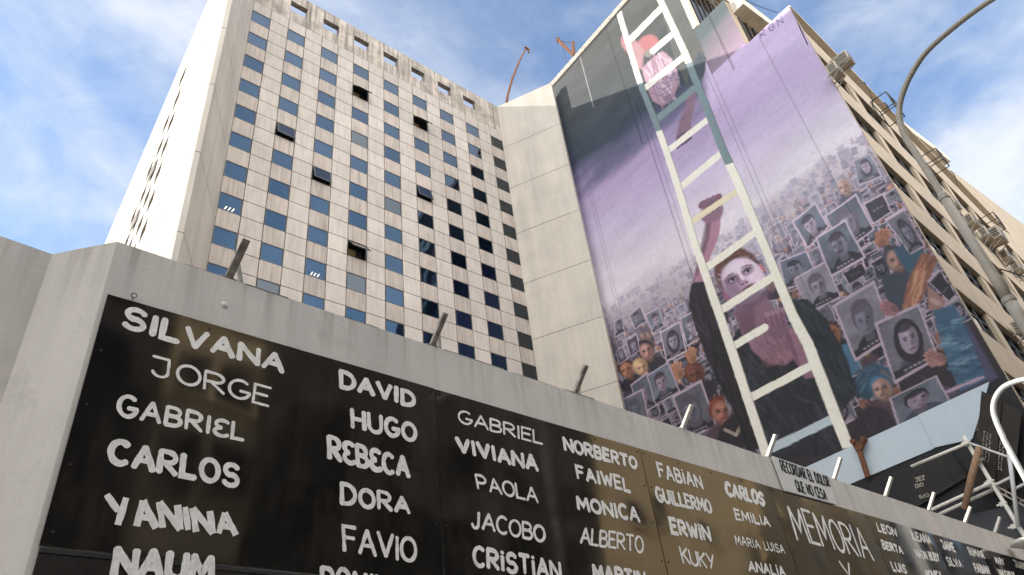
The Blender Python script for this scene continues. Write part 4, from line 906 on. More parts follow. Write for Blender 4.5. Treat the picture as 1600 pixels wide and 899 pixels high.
# ------------------------------------------------------------------ brush letters
def arc(cx, cy, rx, ry, a0, a1, n=12): return [(cx + rx * math.cos(R(a0 + (a1 - a0) * i / n)), cy + ry * math.sin(R(a0 + (a1 - a0) * i / n))) for i in range(n + 1)]
LET = {
 'A': (.9, [[(0, 0), (.5, 1)], [(.5, 1), (1, 0)], [(.22, .36), (.80, .36)]]),
 'B': (.75, [[(0, 0), (0, 1)], [(0, 1)] + arc(.45, .76, .45, .24, 90, -90) + [(.05, .52)], [(.05, .52)] + arc(.5, .26, .5, .26, 90, -90) + [(0, 0)]]),
 'C': (.8, [arc(.55, .5, .55, .5, 48, 312, 18)]),
 'D': (.85, [[(.05, 0), (.05, 1)], [(.0, 1)] + arc(.35, .5, .65, .5, 90, -90, 16) + [(0, 0)]]),
 'E': (.68, [[(1, 1), (0, 1), (0, 0), (1, 0)], [(0, .52), (.85, .52)]]),
 'e': (.68, [arc(.6, .75, .55, .25, 40, 260, 10), arc(.6, .25, .6, .25, 100, 330, 10)]),
 'F': (.66, [[(1, 1), (0, 1), (0, 0)], [(0, .55), (.85, .55)]]),
 'G': (.85, [arc(.52, .5, .52, .5, 50, 345, 18) + [(1, .42), (.55, .42)]]),
 'H': (.75, [[(0, 0), (0, 1)], [(1, 0), (1, 1)], [(0, .5), (1, .5)]]),
 'I': (.12, [[(.5, 0), (.5, 1)]]),
 'i': (.14, [[(.5, 0), (.5, .78)], [(.5, .98), (.5, 1.04)]]),
 'J': (.75, [[(.0, 1), (.8, 1)], [(.8, 1), (.8, .3)] + arc(.42, .28, .38, .28, 0, -170, 10)]),
 'j': (.6, [[(.8, 1), (.8, .3)] + arc(.42, .28, .38, .28, 0, -170, 10)]),
 'K': (.75, [[(0, 0), (0, 1)], [(1, 1), (0, .45)], [(.25, .6), (1, 0)]]),
 'L': (.65, [[(0, 1), (0, 0), (1, 0)]]),
 'M': (1.0, [[(0, 0), (.08, 1)], [(.08, 1), (.5, .3), (.92, 1)], [(.92, 1), (1, 0)]]),
 'N': (.85, [[(0, 0), (0, 1)], [(0, 1), (1, 0)], [(1, 0), (1, 1)]]),
 'O': (.88, [arc(.5, .5, .5, .5, 95, 455, 22)]),
 'P': (.72, [[(0, 0), (0, 1)], [(0, 1)] + arc(.45, .72, .5, .28, 90, -90) + [(.05, .44)]]),
 'Q': (.9, [arc(.5, .5, .5, .5, 95, 455, 22), [(.6, .3), (1, -.05)]]),
 'R': (.8, [[(0, 0), (0, 1)], [(0, 1)] + arc(.45, .74, .48, .26, 90, -90) + [(.05, .48)], [(.3, .48), (1, 0)]]),
 'S': (.78, [arc(.52, .74, .44, .26, 25, 250, 12) + arc(.48, .26, .48, .26, 75, -155, 12)]),
 'T': (.8, [[(0, 1), (1, 1)], [(.5, 1), (.5, 0)]]),
 'U': (.8, [[(0, 1), (0, .35)] + arc(.5, .35, .5, .35, 180, 360, 12) + [(1, 1)]]),
 'V': (.85, [[(0, 1), (.5, 0)], [(.5, 0), (1, 1)]]),
 'W': (1.1, [[(0, 1), (.25, 0)], [(.25, 0), (.5, .75)], [(.5, .75), (.75, 0)], [(.75, 0), (1, 1)]]),
 'X': (.8, [[(0, 0), (1, 1)], [(0, 1), (1, 0)]]),
 'Y': (.85, [[(0, 1), (.5, .48)], [(1, 1), (.38, 0)]]),
 'Z': (.7, [[(0, 1), (1, 1), (0, 0), (1, 0)]]),
 '3': (.65, [arc(.45, .76, .45, .24, 150, -80, 10) + arc(.48, .26, .5, .26, 80, -150, 10)]),
 '5': (.65, [[(.9, 1), (.15, 1), (.1, .58)] + arc(.45, .32, .5, .32, 100, -150, 12)]),
 '6': (.68, [[(.8, 1)] + arc(.5, .32, .5, .34, 140, -220, 18)]),
 ' ': (.45, []),
}
def ribbon(mb, pts, r, F, w0, jit, rnd, caps=True):
    """one brush stroke as a flat strip (points are plane coordinates)"""
    P = [np.array(p, float) for p in pts]; Q = [P[0]]
    for p in P[1:]:
        if np.linalg.norm(p - Q[-1]) > 1e-5: Q.append(p)
    if len(Q) < 2: return
    D = []
    for a, c in zip(Q, Q[1:]):                     # refine for a living edge
        k = max(1, int(np.linalg.norm(c - a) / (r * 1.2)))
        for j in range(k): D.append(a + (c - a) * j / k)
    D.append(Q[-1]); L_ = []; R_ = []
    ph = rnd.uniform(0, 6)
    for i, p in enumerate(D):
        t1 = D[min(i + 1, len(D) - 1)] - p if i < len(D) - 1 else p - D[i - 1]; t0 = p - D[i - 1] if i else t1
        t0 = t0 / (np.linalg.norm(t0) + 1e-9); t1 = t1 / (np.linalg.norm(t1) + 1e-9); t = t0 + t1; nrm = np.linalg.norm(t)
        t = t1 if nrm < .3 else t / nrm; nn = np.array([-t[1], t[0]]); k = 1 / max(.55, float(nn @ np.array([-t1[1], t1[0]])))
        rr2 = r * (1 + jit * math.sin(ph + i * .9) + rnd.uniform(-jit, jit)) * k
        L_.append(p + nn * rr2); R_.append(p - nn * rr2)
    if caps:
        for end, s in ((0, -1), (-1, 1)):
            p = D[end]; t = (D[1] - D[0]) if end == 0 else (D[-1] - D[-2]); t = t / (np.linalg.norm(t) + 1e-9) * s; e = p + t * r * rnd.uniform(.5, .85)
            l2, r2 = p + (L_[end] - p) * .55 + t * r * .5, p + (R_[end] - p) * .55 + t * r * .5
            mb.face([F(*L_[end], w0), F(*l2, w0), F(*e, w0), F(*r2, w0), F(*R_[end], w0)] if s > 0 else [F(*R_[end], w0), F(*r2, w0), F(*e, w0), F(*l2, w0), F(*L_[end], w0)])
    for i in range(len(D) - 1): mb.face([F(*L_[i], w0), F(*R_[i], w0), F(*R_[i + 1], w0), F(*L_[i + 1], w0)])
def word(text, quad, thick, F, to_plane, w0=0.004, jit=.07, seed=1, wob=.03, gap=.22, caps=True):
    """letters laid into a four-cornered field on the wall plane (TL, TR, BR, BL)"""
    rnd = random.Random(seed); q = [np.array(to_plane(p)) for p in quad]; mb = MB(); n = 0
    tot = sum(LET[c][0] + gap for c in text) - gap; x = 0.0
    H = (np.linalg.norm(q[0] - q[3]) + np.linalg.norm(q[1] - q[2])) / 2; r = H * thick * 1.2 / 2; Lw = (np.linalg.norm(q[2] - q[3]) + np.linalg.norm(q[1] - q[0])) / 2
    mx, my = min(.3, r / Lw), min(.3, r / H)
    def B(u, v): u = mx + u * (1 - 2 * mx); v = my + v * (1 - 2 * my); return (q[3] * (1 - u) + q[2] * u) * (1 - v) + (q[0] * (1 - u) + q[1] * u) * v
    for c in text:
        wd, st = LET[c]; sk = rnd.uniform(-wob, wob); dy = rnd.uniform(-wob, wob); sc = 1 + rnd.uniform(-wob, wob)
        for s in st:
            pts = [B((x + (a + sk * (b2 - .5)) * wd) / tot, dy + b2 * sc) for a, b2 in s]
            ribbon(mb, pts, r * rnd.uniform(.9, 1.1), F, w0 + n * .00012, jit, rnd, caps); n += 1
        x += wd + gap
    return mb
def wplane(p):
    P = on_plane(p, WF(0, 0, 0), wn_); return np.array([P @ wu, P[2]])

# ------------------------------------------------------------------ black memorial panels
PJ = [.836, 3.738, 6.74, 9.555, 12.43, 14.93, 17.6, 20.0]
PJ = [float(wplane(p)[0]) for p in ((168, 456), (678, 612), (998.5, 706.5), (1203, 767), (1353, 807), (1455.7, 837.4), (1541, 858.5), (1599, 873.5))]
PTOP = 3.455 + EYE; PBOT = 1.622 + EYE
LAB = ['large glossy black panel of white hand painted names at the left end of the wall', 'glossy black panel with a dark left half and a gold reflection on its right half', 'gold reflecting black panel of names just left of the white sign',
       'black panel with one big thinly lettered word below the white sign', 'black panel of names just right of the big thin lettered word', 'narrow looking black panel of names second from the far right end', 'last black panel of names at the far right end of the wall']
NAMES = [
 [('SILVANA', (194, 477), (446, 558), (443, 588), (185, 514), .19), ('JORGE', (236, 556), (424, 607), (420, 639), (232, 589), .11), ('GABRIeL', (184, 615), (384, 664), (381, 692), (178, 653), .15), ('CARLOS', (170, 685), (376, 727), (374, 768), (163, 727), .18),
  ('YANINA', (158, 767), (368, 803), (372, 843), (166, 825), .17), ('NAUM', (177, 852), (337, 868), (334, 918), (168, 905), .2), ('DAVID', (526, 578), (648, 613), (648, 641), (527, 609), .2), ('HUGO', (545, 637), (650, 664), (650, 695), (546, 672), .17), ('ReBeCA', (508, 679), (638, 716), (640, 752), (510, 721), .17),
  ('DORA', (528, 753), (639, 778), (640, 806), (529, 791), .17), ('FAVIO', (532, 820), (650, 842), (650, 882), (534, 865), .12), ('ROMINA', (498, 881), (630, 905), (630, 940), (499, 925), .16)],
 [('GABRIEL', (713, 641), (846, 675), (847, 697), (714, 663), .13), ('VIVIANA', (708, 682), (838, 713), (841, 741), (712, 709), .21), ('PAOLA', (739, 742), (838, 762), (840, 788), (744, 767), .13), ('jACOBO', (734, 797), (850, 821), (851, 850), (733, 827), .13), ('CRiSTiAN', (735, 853), (874, 877), (877, 910), (736, 888), .17),
  ('NORBERTO', (876, 681), (993, 715), (995, 736), (880, 706), .2), ('FAIWEL', (896, 726), (981, 748), (985, 772), (900, 750), .18), ('MONICA', (896, 773), (995, 793), (1000, 820), (901, 798), .19), ('ALBERTO', (906, 823), (1003, 838), (1005, 867), (904, 850), .12), ('MARTIN', (922, 880), (1006, 893), (1010, 922), (925, 908), .2)],
 [('FABiAN', (1022, 722), (1092, 744), (1098, 767), (1028, 748), .16), ('GUiLLERMO', (1019, 760), (1107, 782), (1112, 805), (1025, 786), .17), ('ERWiN', (1041, 808), (1105, 823), (1111, 849), (1047, 837), .19), ('KUKY', (1058, 855), (1112, 867), (1117, 892), (1065, 883), .13),
  ('CARLOS', (1128, 751), (1191, 770), (1195, 794), (1133, 776), .21), ('EMiLIA', (1143, 794), (1198, 808), (1203, 825), (1148, 814), .19), ('MARiA LUiSA', (1144, 836), (1221, 852), (1226, 867), (1148, 852), .14), ('ANALiA', (1166, 876), (1222, 885), (1228, 904), (1168, 895), .19)],
 [('MEMORIA', (1225, 788), (1345, 826), (1365, 878), (1243, 845), .075), ('Y', (1307, 874), (1324, 877), (1337, 915), (1320, 912), .1)],
 [('LEON', (1366, 816), (1397, 825.6), (1401, 840), (1371, 832), .19), ('BERTA', (1373.5, 843), (1406, 854), (1411, 868), (1378, 859), .21), ('LUiS', (1388, 876), (1412.7, 883), (1416, 898), (1394, 894), .2), ('ILEANA', (1418.6, 828), (1451, 838), (1456, 852.6), (1424.5, 845), .18), ('NAON BUBY', (1426, 857.6), (1463, 865), (1468, 880), (1431, 872.5), .18), ('MONiCA', (1442, 889.7), (1468, 893), (1472, 908), (1446, 905), .19)],
 [('JAiME', (1466, 842.8), (1487, 849), (1493, 865), (1472.6, 859), .19), ('SILViA', (1474.8, 869.4), (1498, 874.5), (1504, 888), (1481, 885.5), .17), ('RiMAR', (1508.5, 854), (1533, 862), (1538.4, 874.5), (1514.8, 869.4), .19), ('FABIAN', (1518, 879.6), (1542, 885), (1546, 899), (1524, 896.4), .19)],
 [('MARY', (1551, 870), (1564.7, 873), (1569, 884.6), (1556, 882), .16), ('JUAN', (1580.6, 874.5), (1597, 879), (1601, 892), (1586, 887), .16), ('JUAN CARLOS', (1552.7, 888), (1583, 894), (1587, 907), (1558, 900), .18)],
]
sd = 10
for i in range(7):
    u0, u1 = PJ[i] + .005, PJ[i + 1] - .005; loc = tuple(WF((u0 + u1) / 2, PBOT, 0))
    o = thing('memorial_panel', loc, LAB[i], 'panel', 'black panels of names along the wall')
    b = MB(); tilt = [0, .004, -.003, .006, .012, -.004, .004][i]
    nU = 12; nV = 8; g = {}
    rnd = random.Random(40 + i); a1, a2 = rnd.uniform(.002, .006), rnd.uniform(0, 6)
    def bend(u, v): s = (u - u0) / (u1 - u0); t = (v - PBOT) / (PTOP - PBOT); return .014 + a1 * math.sin(3.1 * s + a2) * math.sin(2.2 * t + a2) + .002 * math.sin(9 * s)
    def BF(u, v, w): return WF(u, v, bend(u, v) + w)
    for a in range(nU):
        for c in range(nV):
            ua, ub = u0 + (u1 - u0) * a / nU, u0 + (u1 - u0) * (a + 1) / nU; va, vb = PBOT + (PTOP - PBOT) * c / nV, PBOT + (PTOP - PBOT) * (c + 1) / nV
            b.face([BF(ua, va, 0), BF(ub, va, 0), BF(ub, vb, 0), BF(ua, vb, 0)])
    N_ = nU
    for a in range(nU):
        ua, ub = u0 + (u1 - u0) * a / nU, u0 + (u1 - u0) * (a + 1) / nU
        b.face([BF(ua, PTOP, 0), BF(ub, PTOP, 0), WF(ub, PTOP, .001), WF(ua, PTOP, .001)]); b.face([WF(ua, PBOT, .001), WF(ub, PBOT, .001), BF(ub, PBOT, 0), BF(ua, PBOT, 0)])
    for c in range(nV):
        va, vb = PBOT + (PTOP - PBOT) * c / nV, PBOT + (PTOP - PBOT) * (c + 1) / nV
        b.face([WF(u0, va, .001), BF(u0, va, 0), BF(u0, vb, 0), WF(u0, vb, .001)]); b.face([BF(u1, va, 0), WF(u1, va, .001), WF(u1, vb, .001), BF(u1, vb, 0)])
    sh = obj('sheet', b, M['blackpanel'], o, smooth=False)
    import bmesh
    bm = bmesh.new(); bm.from_mesh(sh.data); bmesh.ops.remove_doubles(bm, verts=bm.verts, dist=.0005); bm.to_mesh(sh.data); bm.free()
    sh.data.polygons.foreach_set('use_smooth', [True] * len(sh.data.polygons)); sh.data.set_sharp_from_angle(angle=R(35))
    for (tx, tl, tr, br, bl, th) in NAMES[i]:
        sd += 1
        lm = word(tx, (tl, tr, br, bl), th, BF, wplane, .003, seed=sd, wob=.035 if tx != 'MEMORIA' else .02, gap=.2 if th < .14 else .31, caps=tx not in ('YANINA',))
        obj('painted_name', lm, M['letter'], o)
    sp_ = None
    for k in range(5):
        for (uu, vv) in ((u0 + .05 + (u1 - u0 - .1) * k / 4, PTOP - .05), (u0 + .05, PTOP - .05 - 1.7 * k / 4), (u1 - .05, PTOP - .05 - 1.7 * k / 4)):
            if k == 0 and vv < PTOP - .06: continue
            c = Vector(BF(uu, vv, 0))
            if sp_ is None:
                q = MB(); q.tube([tuple(Vector(BF(uu, vv, -.002))), tuple(Vector(BF(uu, vv, .006)))], [.011, .008], 8); sp_ = obj('screw', q, M['darkhole'], o, at=c)
            else: dup(sp_, o, c - Vector(o.location))
# duller panels of the row below
for i in range(3):
    u0, u1 = PJ[i] + .012, PJ[i + 1] - .012
    o = thing('memorial_panel', tuple(WF((u0 + u1) / 2, 0.2, 0)), ['dull streaked black panel under the first glossy panel at the left end', 'dull black panel of the lower row under the panel with the gold reflection', 'dull black panel of the lower row left of the white sign'][i], 'panel', 'lower row of dull black panels')
    b = MB(); b.fbox(WF, (u0, .1, .001), (u1, PBOT - .015, .012)); obj('sheet', b, M['blackpanel_dull'], o)
    b = MB(); b.fbox(WF, (u0, PBOT - .04, .0125), (u1, PBOT - .016, .017)); obj('edge_trim', b, M['hoard2'], o)
# ring hook beside the first panel
c = on_plane((208, 464), WF(0, 0, 0), wn_); b = MB(); b.tube([tuple(c - wn_ * .02 + wu * .02 * math.cos(R(a)) + np.array([0, 0, .02 * math.sin(R(a))])) for a in range(0, 361, 30)], .0035, 6, caps=False); b.tube([tuple(c - np.array([0, 0, .02])), tuple(c - wn_ * .02 - np.array([0, 0, .02]))], .004, 6)
tag(obj('ring_hook', b, M['iron']), 'small wire ring hook on the wall above the first black panel', 'hook')

# ------------------------------------------------------------------ white sign
so = thing('remembrance_sign', tuple(WF(10.65, 3.48 + EYE, 0)), 'white sign with two lines of black capitals on top of the grey wall', 'sign')
b = MB(); p = [wplane(q) for q in ((1203, 714.5), (1290, 744.5), (1303, 790), (1223, 768.5))]
b.hexa([WF(*p[3], .02), WF(*p[2], .02), WF(*p[2], .045), WF(*p[3], .045), WF(*p[0], .02), WF(*p[1], .02), WF(*p[1], .045), WF(*p[0], .045)]); obj('sign_plate', b, M['signwhite'], so)
obj('lettering', word('RECORDAR EL DOLOR', ((1212, 718.5), (1289, 746.5), (1295, 764.5), (1218, 739.5)), .135, WF, wplane, .047, .0, 77, .0, .28, False), M['signblack'], so)
obj('lettering', word('QUE NO CESA', ((1235.5, 750), (1284.5, 766.5), (1290, 785), (1241.7, 770)), .135, WF, wplane, .047, .0, 78, .0, .28, False), M['signblack'], so)

# ------------------------------------------------------------------ pipe brackets along the wall top
BU = [1.65, 3.75, 5.79, 7.80, 9.83, 11.78, 13.58, 15.36, 17.08, 18.7]
BL = ['dark dirty angle bracket on the wall above the leftmost black panel', 'dirty pipe bracket on the wall top in front of the tower windows right of centre', 'pipe bracket on the wall top in front of the plain concrete slab', 'pipe bracket on the wall top in front of the painted crowd portraits', 'pipe bracket touching the left upper corner of the white sign',
      'pale pipe bracket on the wall just right of the white sign', 'pale pipe bracket in front of the plain black hoarding left of the lettered sheet', 'pale pipe bracket on the wall under the lettered black sheet', 'pale pipe bracket on the wall left of the scaffold pole foot', 'pale pipe bracket last before the far end of the wall']
for u, lb in zip(BU, BL):
    i = BU.index(u); o = thing('wall_bracket', tuple(WF(u, WTOP, -.1)), lb, 'bracket', 'pipe brackets along the wall top'); m = M['pipe_dirty'] if i < 3 else M['galv']
    dz = random.uniform(-.03, .03)
    b = MB(); b.bar(tuple(WF(u - .0, WTOP - .02, -.06)), tuple(WF(u + .03, WTOP + .30 + dz, .20)), (.055 if i else .066), .05, up=(0, 1, 0)); obj('arm', b, m, o, bevel=.006)
    b = MB(); b.fbox(WF, (u - .07, WTOP + .016, -.13), (u + .07, WTOP + .026, -.01)); b.fbox(WF, (u + .15, WTOP + .016, -.27), (u + .27, WTOP + .026, -.15)); obj('base_plate', b, m, o)
    b = MB(); b.bar(tuple(WF(u + .015, WTOP + .17, .075)), tuple(WF(u + .22, WTOP - .02, -.2)), .032, .03, up=(0, 1, 0)); obj('strut', b, M['galv'], o)

# ------------------------------------------------------------------ street lamps
LXp = 9.0
lo = thing('street_lamp', (LXp, .205 * LXp, 0), 'tall beige grey street lamp post with a long arm curving overhead', 'street lamp')
px_, py_ = LXp, .2045 * LXp
zc = lambda k: k * LXp + EYE
b = MB(); b.tube([(px_, py_, 0), (px_, py_, zc(.44)), (px_, py_, zc(.47)), ], [.07, .068, .066], 20); b.tube([(px_, py_, zc(.465)), (px_, py_, zc(.50)), (px_, py_, zc(.54)), (px_, py_, zc(.655))], [.061, .06, .058, .054], 20); obj('pole', b, M['lampgrey'], lo, smooth=True)
b = MB()
arcp = [(px_, py_, zc(.64))] + [tuple(at_x(s, LXp)) for s in ((1427, 240), (1415, 215), (1407, 193), (1405, 172), (1410, 148), (1424, 116), (1448, 81), (1488, 45), (1530, 13), (1572, -14), (1640, -55))]
pts = [Vector(p) for p in arcp]; pts[1].y = py_; sm = []
for i in range(len(pts) - 1):
    p0, p1, p2, p3 = pts[max(i - 1, 0)], pts[i], pts[i + 1], pts[min(i + 2, len(pts) - 1)]
    for j in range(6):
        t = j / 6; sm.append(.5 * ((2 * p1) + (p2 - p0) * t + (2 * p0 - 5 * p1 + 4 * p2 - p3) * t * t + (3 * p1 - p0 - 3 * p2 + p3) * t ** 3))
sm.append(pts[-1]); b.tube(sm, [.044 - .010 * i / len(sm) for i in range(len(sm))], 20); obj('arm', b, M['lampgrey'], lo, smooth=True)
b = MB()
for zk in (.467, .50, .647): b.tube([(px_, py_, zc(zk) - .03), (px_, py_, zc(zk) + .03)], [.074 if zk < .5 else .063] * 2, 20)
obj('collar', b, M['lampgrey'], lo, smooth=False)
tip = Vector(arcp[-1]); b = MB(); b.tube([tip + Vector((0, .1, .0)), tip + Vector((0, -.15, -.0)), tip + Vector((0, -.6, -.03)), tip + Vector((0, -.75, -.04))], [.05, .10, .11, .04], 16); obj('lamp_head', b, M['lampgrey'], lo, smooth=True)
b = MB(); a = at_x((1540, 433), LXp); b.tube([tuple(a + np.array([0, -.11, -.02])), tuple(a + np.array([.05, -.16, .03])), tuple(a + np.array([.3, -.3, -.1])), tuple(a + np.array([.9, -.3, -.4]))], .008, 6); obj('cable', b, M['iron'], lo)
sx_ = 17.0
so2 = thing('street_lamp', (sx_, .291 * sx_, 0), 'slender white street lamp with a hooked top beside the scaffold', 'street lamp')
sp3 = [at_x(s, sx_) for s in ((1582, 712), (1566, 680), (1556, 657), (1552, 640), (1555, 623), (1565, 608), (1580, 599), (1602, 593), (1640, 590))]
sp3 = [np.array([sx_, sp3[0][1], 0.0]), np.array([sx_, sp3[0][1], 4.0])] + sp3
pts = [Vector(p) for p in sp3]; sm = []
for i in range(len(pts) - 1):
    p0, p1, p2, p3 = pts[max(i - 1, 0)], pts[i], pts[i + 1], pts[min(i + 2, len(pts) - 1)]
    for j in range(5):
        t = j / 5; sm.append(.5 * ((2 * p1) + (p2 - p0) * t + (2 * p0 - 5 * p1 + 4 * p2 - p3) * t * t + (3 * p1 - p0 - 3 * p2 + p3) * t ** 3))
sm.append(pts[-1]); b = MB(); b.tube(sm, .055, 14); obj('pole', b, M['lampwhite'], so2, smooth=True)
tip = pts[-1]; b = MB(); b.tube([tip, tip + Vector((0, -.12, -.02)), tip + Vector((0, -.5, -.08)), tip + Vector((0, -.62, -.1))], [.07, .12, .13, .04], 14); obj('lamp_head', b, M['lampwhite'], so2, smooth=True)

# ------------------------------------------------------------------ scaffold, boards and hoarding at the right
SX = 20.3
sc_ = thing('scaffold', (SX, 6.6, 0), 'white tube scaffold with clamps in front of the black hoarding', 'scaffold')
def SXp(p, dx=0.0): return tuple(at_x(p, SX + dx))
pole_top, pole_bot = np.array(SXp((1510, 690))), np.array(SXp((1597, 832)))
ext = pole_top + (pole_bot - pole_top) * (pole_top[2] / (pole_top[2] - pole_bot[2]))
b = MB(); b.tube([tuple(pole_top + (pole_top - pole_bot) * .06), tuple(ext)], .05, 10); obj('standard', b, M['galv'], sc_, smooth=True)
for pa, pb, dx, r_ in (((1514, 692), (1424, 729), -.1, .04), ((1548, 755), (1395, 824), -.1, .042), ((1552, 765), (1400, 835), .15, .042)):
    b = MB(); b.tube([SXp(pa, dx), SXp(pb, dx)], r_, 10); obj('ledger', b, M['galv'], sc_, smooth=True)
b = MB(); b.tube([SXp((1508, 690), -.08), SXp((1580, 716), -.08)], .028, 8); obj('brace', b, M['lampwhite'], sc_)
b = MB(); b.tube([SXp((1576, 706), -.15), SXp((1583, 760), -.15), SXp((1591, 824), -.15)], .048, 10); obj('hanging_tube', b, M['lampwhite'], sc_, smooth=True)
b = MB()
b.bar(SXp((1556, 758), -.05), SXp((1582, 745), -.05), .10, .05); b.bar(SXp((1584, 765), -.05), SXp((1606, 754), -.05), .10, .05); obj('angle_bar', b, M['lampwhite'], sc_)
b = MB(); e0 = [np.array(SXp(p)) for p in ((1552, 757), (1612, 790), (1558, 768), (1612, 797))]
b.tube([e0[0], e0[1]], .022, 6); b.tube([e0[2], e0[3]], .022, 6)
for k in range(5): t = (k + .5) / 5; b.tube([e0[0] * (1 - t) + e0[1] * t, e0[2] * (1 - t) + e0[3] * t], .018, 6)
obj('lattice_beam', b, M['pipe_dirty'], sc_)
cp = None
for p in ((1510, 691), (1530, 720), (1546, 753), (1549, 758), (1566, 788), (1584, 823)):
    c = Vector(SXp(p))
    if cp is None:
        q = MB(); q.tube([tuple(c + Vector((0, 0, -.05))), tuple(c + Vector((0, 0, .05)))], .065, 10); q.bar(tuple(c + Vector((-.02, -.12, 0))), tuple(c + Vector((-.02, .12, 0))), .05, .04); cp = obj('clamp', q, M['galv'], sc_, at=c)
    else: dup(cp, sc_, c - Vector(sc_.location))
b = MB(); w0, w1 = np.array(at_x((1530, 698), 20.1)), np.array(at_x((1507, 796), 20.1)); b.tube([tuple(w0), tuple((w0 + w1) / 2 + np.array([0, .015, 0])), tuple(w1)], [.075, .085, .08], 9)
tag(obj('wooden_post', b, M['wood'], smooth=True), 'weathered brown wooden post leaning against the white scaffold', 'post')
def plate(name, px, x, th, m, label, cat, group=None):
    pts = [np.array(at_x(p, x)) for p in px]; q = MB(); n = len(pts); q.v = [tuple(p) for p in pts] + [tuple(p + np.array([th, 0, 0])) for p in pts]
    q.f = [tuple(range(n)), tuple(reversed(range(n, 2 * n)))] + [(i, n + i, n + (i + 1) % n, (i + 1) % n) for i in range(n)]; q.mi = [0] * len(q.f); q.tone = [1.0] * len(q.f)
    o = thing(name, tuple(pts[-1]), label, cat, group); obj('board', q, m, o); return o
bd = [plate('old_panel_board', [(1533.5, 611), (1565, 626.5), (1553, 775), (1521, 752)], 20.62, .04, M['oldboard'], 'dark old board with faded white marks, left one behind the hooked lamp', 'board', 'old dark boards behind the scaffold'),
      plate('old_panel_board', [(1566, 627), (1596, 643), (1584, 760), (1554.5, 776)], 20.66, .04, M['oldboard'], 'dark old board under the beige facade, right one behind the hooked lamp', 'board', 'old dark boards behind the scaffold')]
rnd = random.Random(8)
for o, pts, nr in ((bd[0], ((1537, 675), (1548, 678), (1541, 735)), 3), (bd[1], ((1562, 690), (1574, 682), (1566, 735)), 2)):
    q = MB(); n = 0
    for k in range(nr):
        for j in range(14):
            t = j / 14; x = pts[0][0] + k * 5.0 + rnd.uniform(-.6, .6) - t * 4; y = pts[0][1] + t * 46 + k * 2; a_ = at_x((x, y), 20.61 - n * .0002); c_ = at_x((x + rnd.uniform(1, 2.6), y + rnd.uniform(-.6, 1.2)), 20.61 - n * .0002); n += 1
            q.bar(tuple(a_), tuple(c_), .03, .004, up=(1, 0, 0))
    obj('faded_marks', q, M['fadedwhite'], o)
ho = plate('lettered_sheet', [(1426, 728), (1484, 704), (1512, 745), (1420, 800)], 20.85, .03, M['hoard2'], 'scuffed black sheet with faint white lettering behind the scaffold', 'sheet')
def xplane(p): P = at_x(p, 20.84); return np.array([-P[1], P[2]])
def XF(u, v, w): return np.array([20.84 - w, -u, v])
for k, (tx, qd) in enumerate((('JEZ', ((1428.5, 747), (1444.5, 742), (1445.5, 749.5), (1431, 754.5))), ('DIO', ((1429, 757), (1442.5, 753.5), (1443.5, 760), (1430.5, 763.5))), ('563', ((1435, 774.5), (1451, 769.5), (1453, 776), (1437, 780))))):
    obj('lettering', word(tx, qd, .17, XF, xplane, .003, .05, 90 + k, .02), M['fadedwhite'], ho)
plate('black_hoarding', [(1336, 754), (1426, 728), (1420, 800), (1340, 800)], 20.87, .03, M['hoard'], 'plain black hoarding under the pale blue sheets, left of the lettered sheet', 'hoarding')
plate('grey_hoarding', [(1505, 806), (1600, 786), (1620, 860), (1500, 860)], 20.8, .05, M['slate'], 'low slate hoarding behind the foot of the scaffold', 'hoarding')
# cream lamp housing at the wall end
c = Vector(at_x((1601, 846), 18.6)); lm_ = thing('flood_light', tuple(c), 'cream disc shaped light fitting at the far end of the wall', 'light')
b = MB(); b.tube([tuple(c + Vector((0, 0, -.14))), tuple(c + Vector((0, 0, -.05))), tuple(c + Vector((0, 0, .02))), tuple(c + Vector((0, 0, .07)))], [.08, .30, .31, .12], 18); obj('housing', b, M['galv'], lm_, smooth=True)
b = MB(); b.tube([tuple(c + Vector((0, 0, -.12))), (c.x, c.y, 0.0)], .05, 10); obj('stem', b, M['lampwhite'], lm_)

# ------------------------------------------------------------------ rusty ironwork
def iron_thing(name, loc, label, cat): return thing(name, tuple(loc), label, cat)
p = [np.array(at_y(s, 23.0)) for s in ((790, 172), (793, 150), (800, 125), (811, 97), (822, 76))]
o = iron_thing('roof_davit', p[0], 'thin curved rusty davit arm standing on the tower roof', 'davit'); b = MB(); b.tube([tuple(q) for q in p], [.10, .09, .085, .07, .06], 8); obj('arm', b, M['rust'], o, smooth=True)
b = MB(); b.bar(tuple(p[-1] + np.array([-.12, 0, .1])), tuple(p[-1] + np.array([.3, 0, .0])), .16, .12); b.tube([tuple(p[-1] + np.array([.2, 0, 0])), tuple(p[-1] + np.array([.2, 0, -.35]))], .07, 8); obj('pulley', b, M['rust'], o)
p = [np.array(at_x(s, 21.25)) for s in ((897, 87), (872, 63), (895, 66))]
o = iron_thing('roof_hoist', p[0], 'short rusty hoist bracket on the roof edge above the mural', 'hoist'); b = MB(); b.bar(tuple(p[0]), tuple(p[1]), .16, .16); obj('jib', b, M['rust'], o)
b = MB(); b.bar(tuple(p[0]), tuple(p[2]), .13, .13); obj('post', b, M['rust'], o); b = MB(); b.tube([tuple(p[1]), tuple((p[1] + p[2]) / 2 - np.array([0, 0, .12])), tuple(p[2])], .025, 6); b.tube([tuple(p[1] + (p[0] - p[1]) * .25), tuple(p[1] + (p[0] - p[1]) * .25 - np.array([0, 0, 2.2]))], .012, 5); obj('rope', b, M['iron'], o)
b = MB(); q = p[1]; b.tube([tuple(q - np.array([0, .0, .12])), tuple(q + np.array([0, 0, .15]))], .12, 8); obj('pulley', b, M['rust'], o)
p = [np.array(at_x(s, 20.75)) for s in ((1356, 746), (1343, 705), (1335, 691), (1350, 687), (1341, 697))]
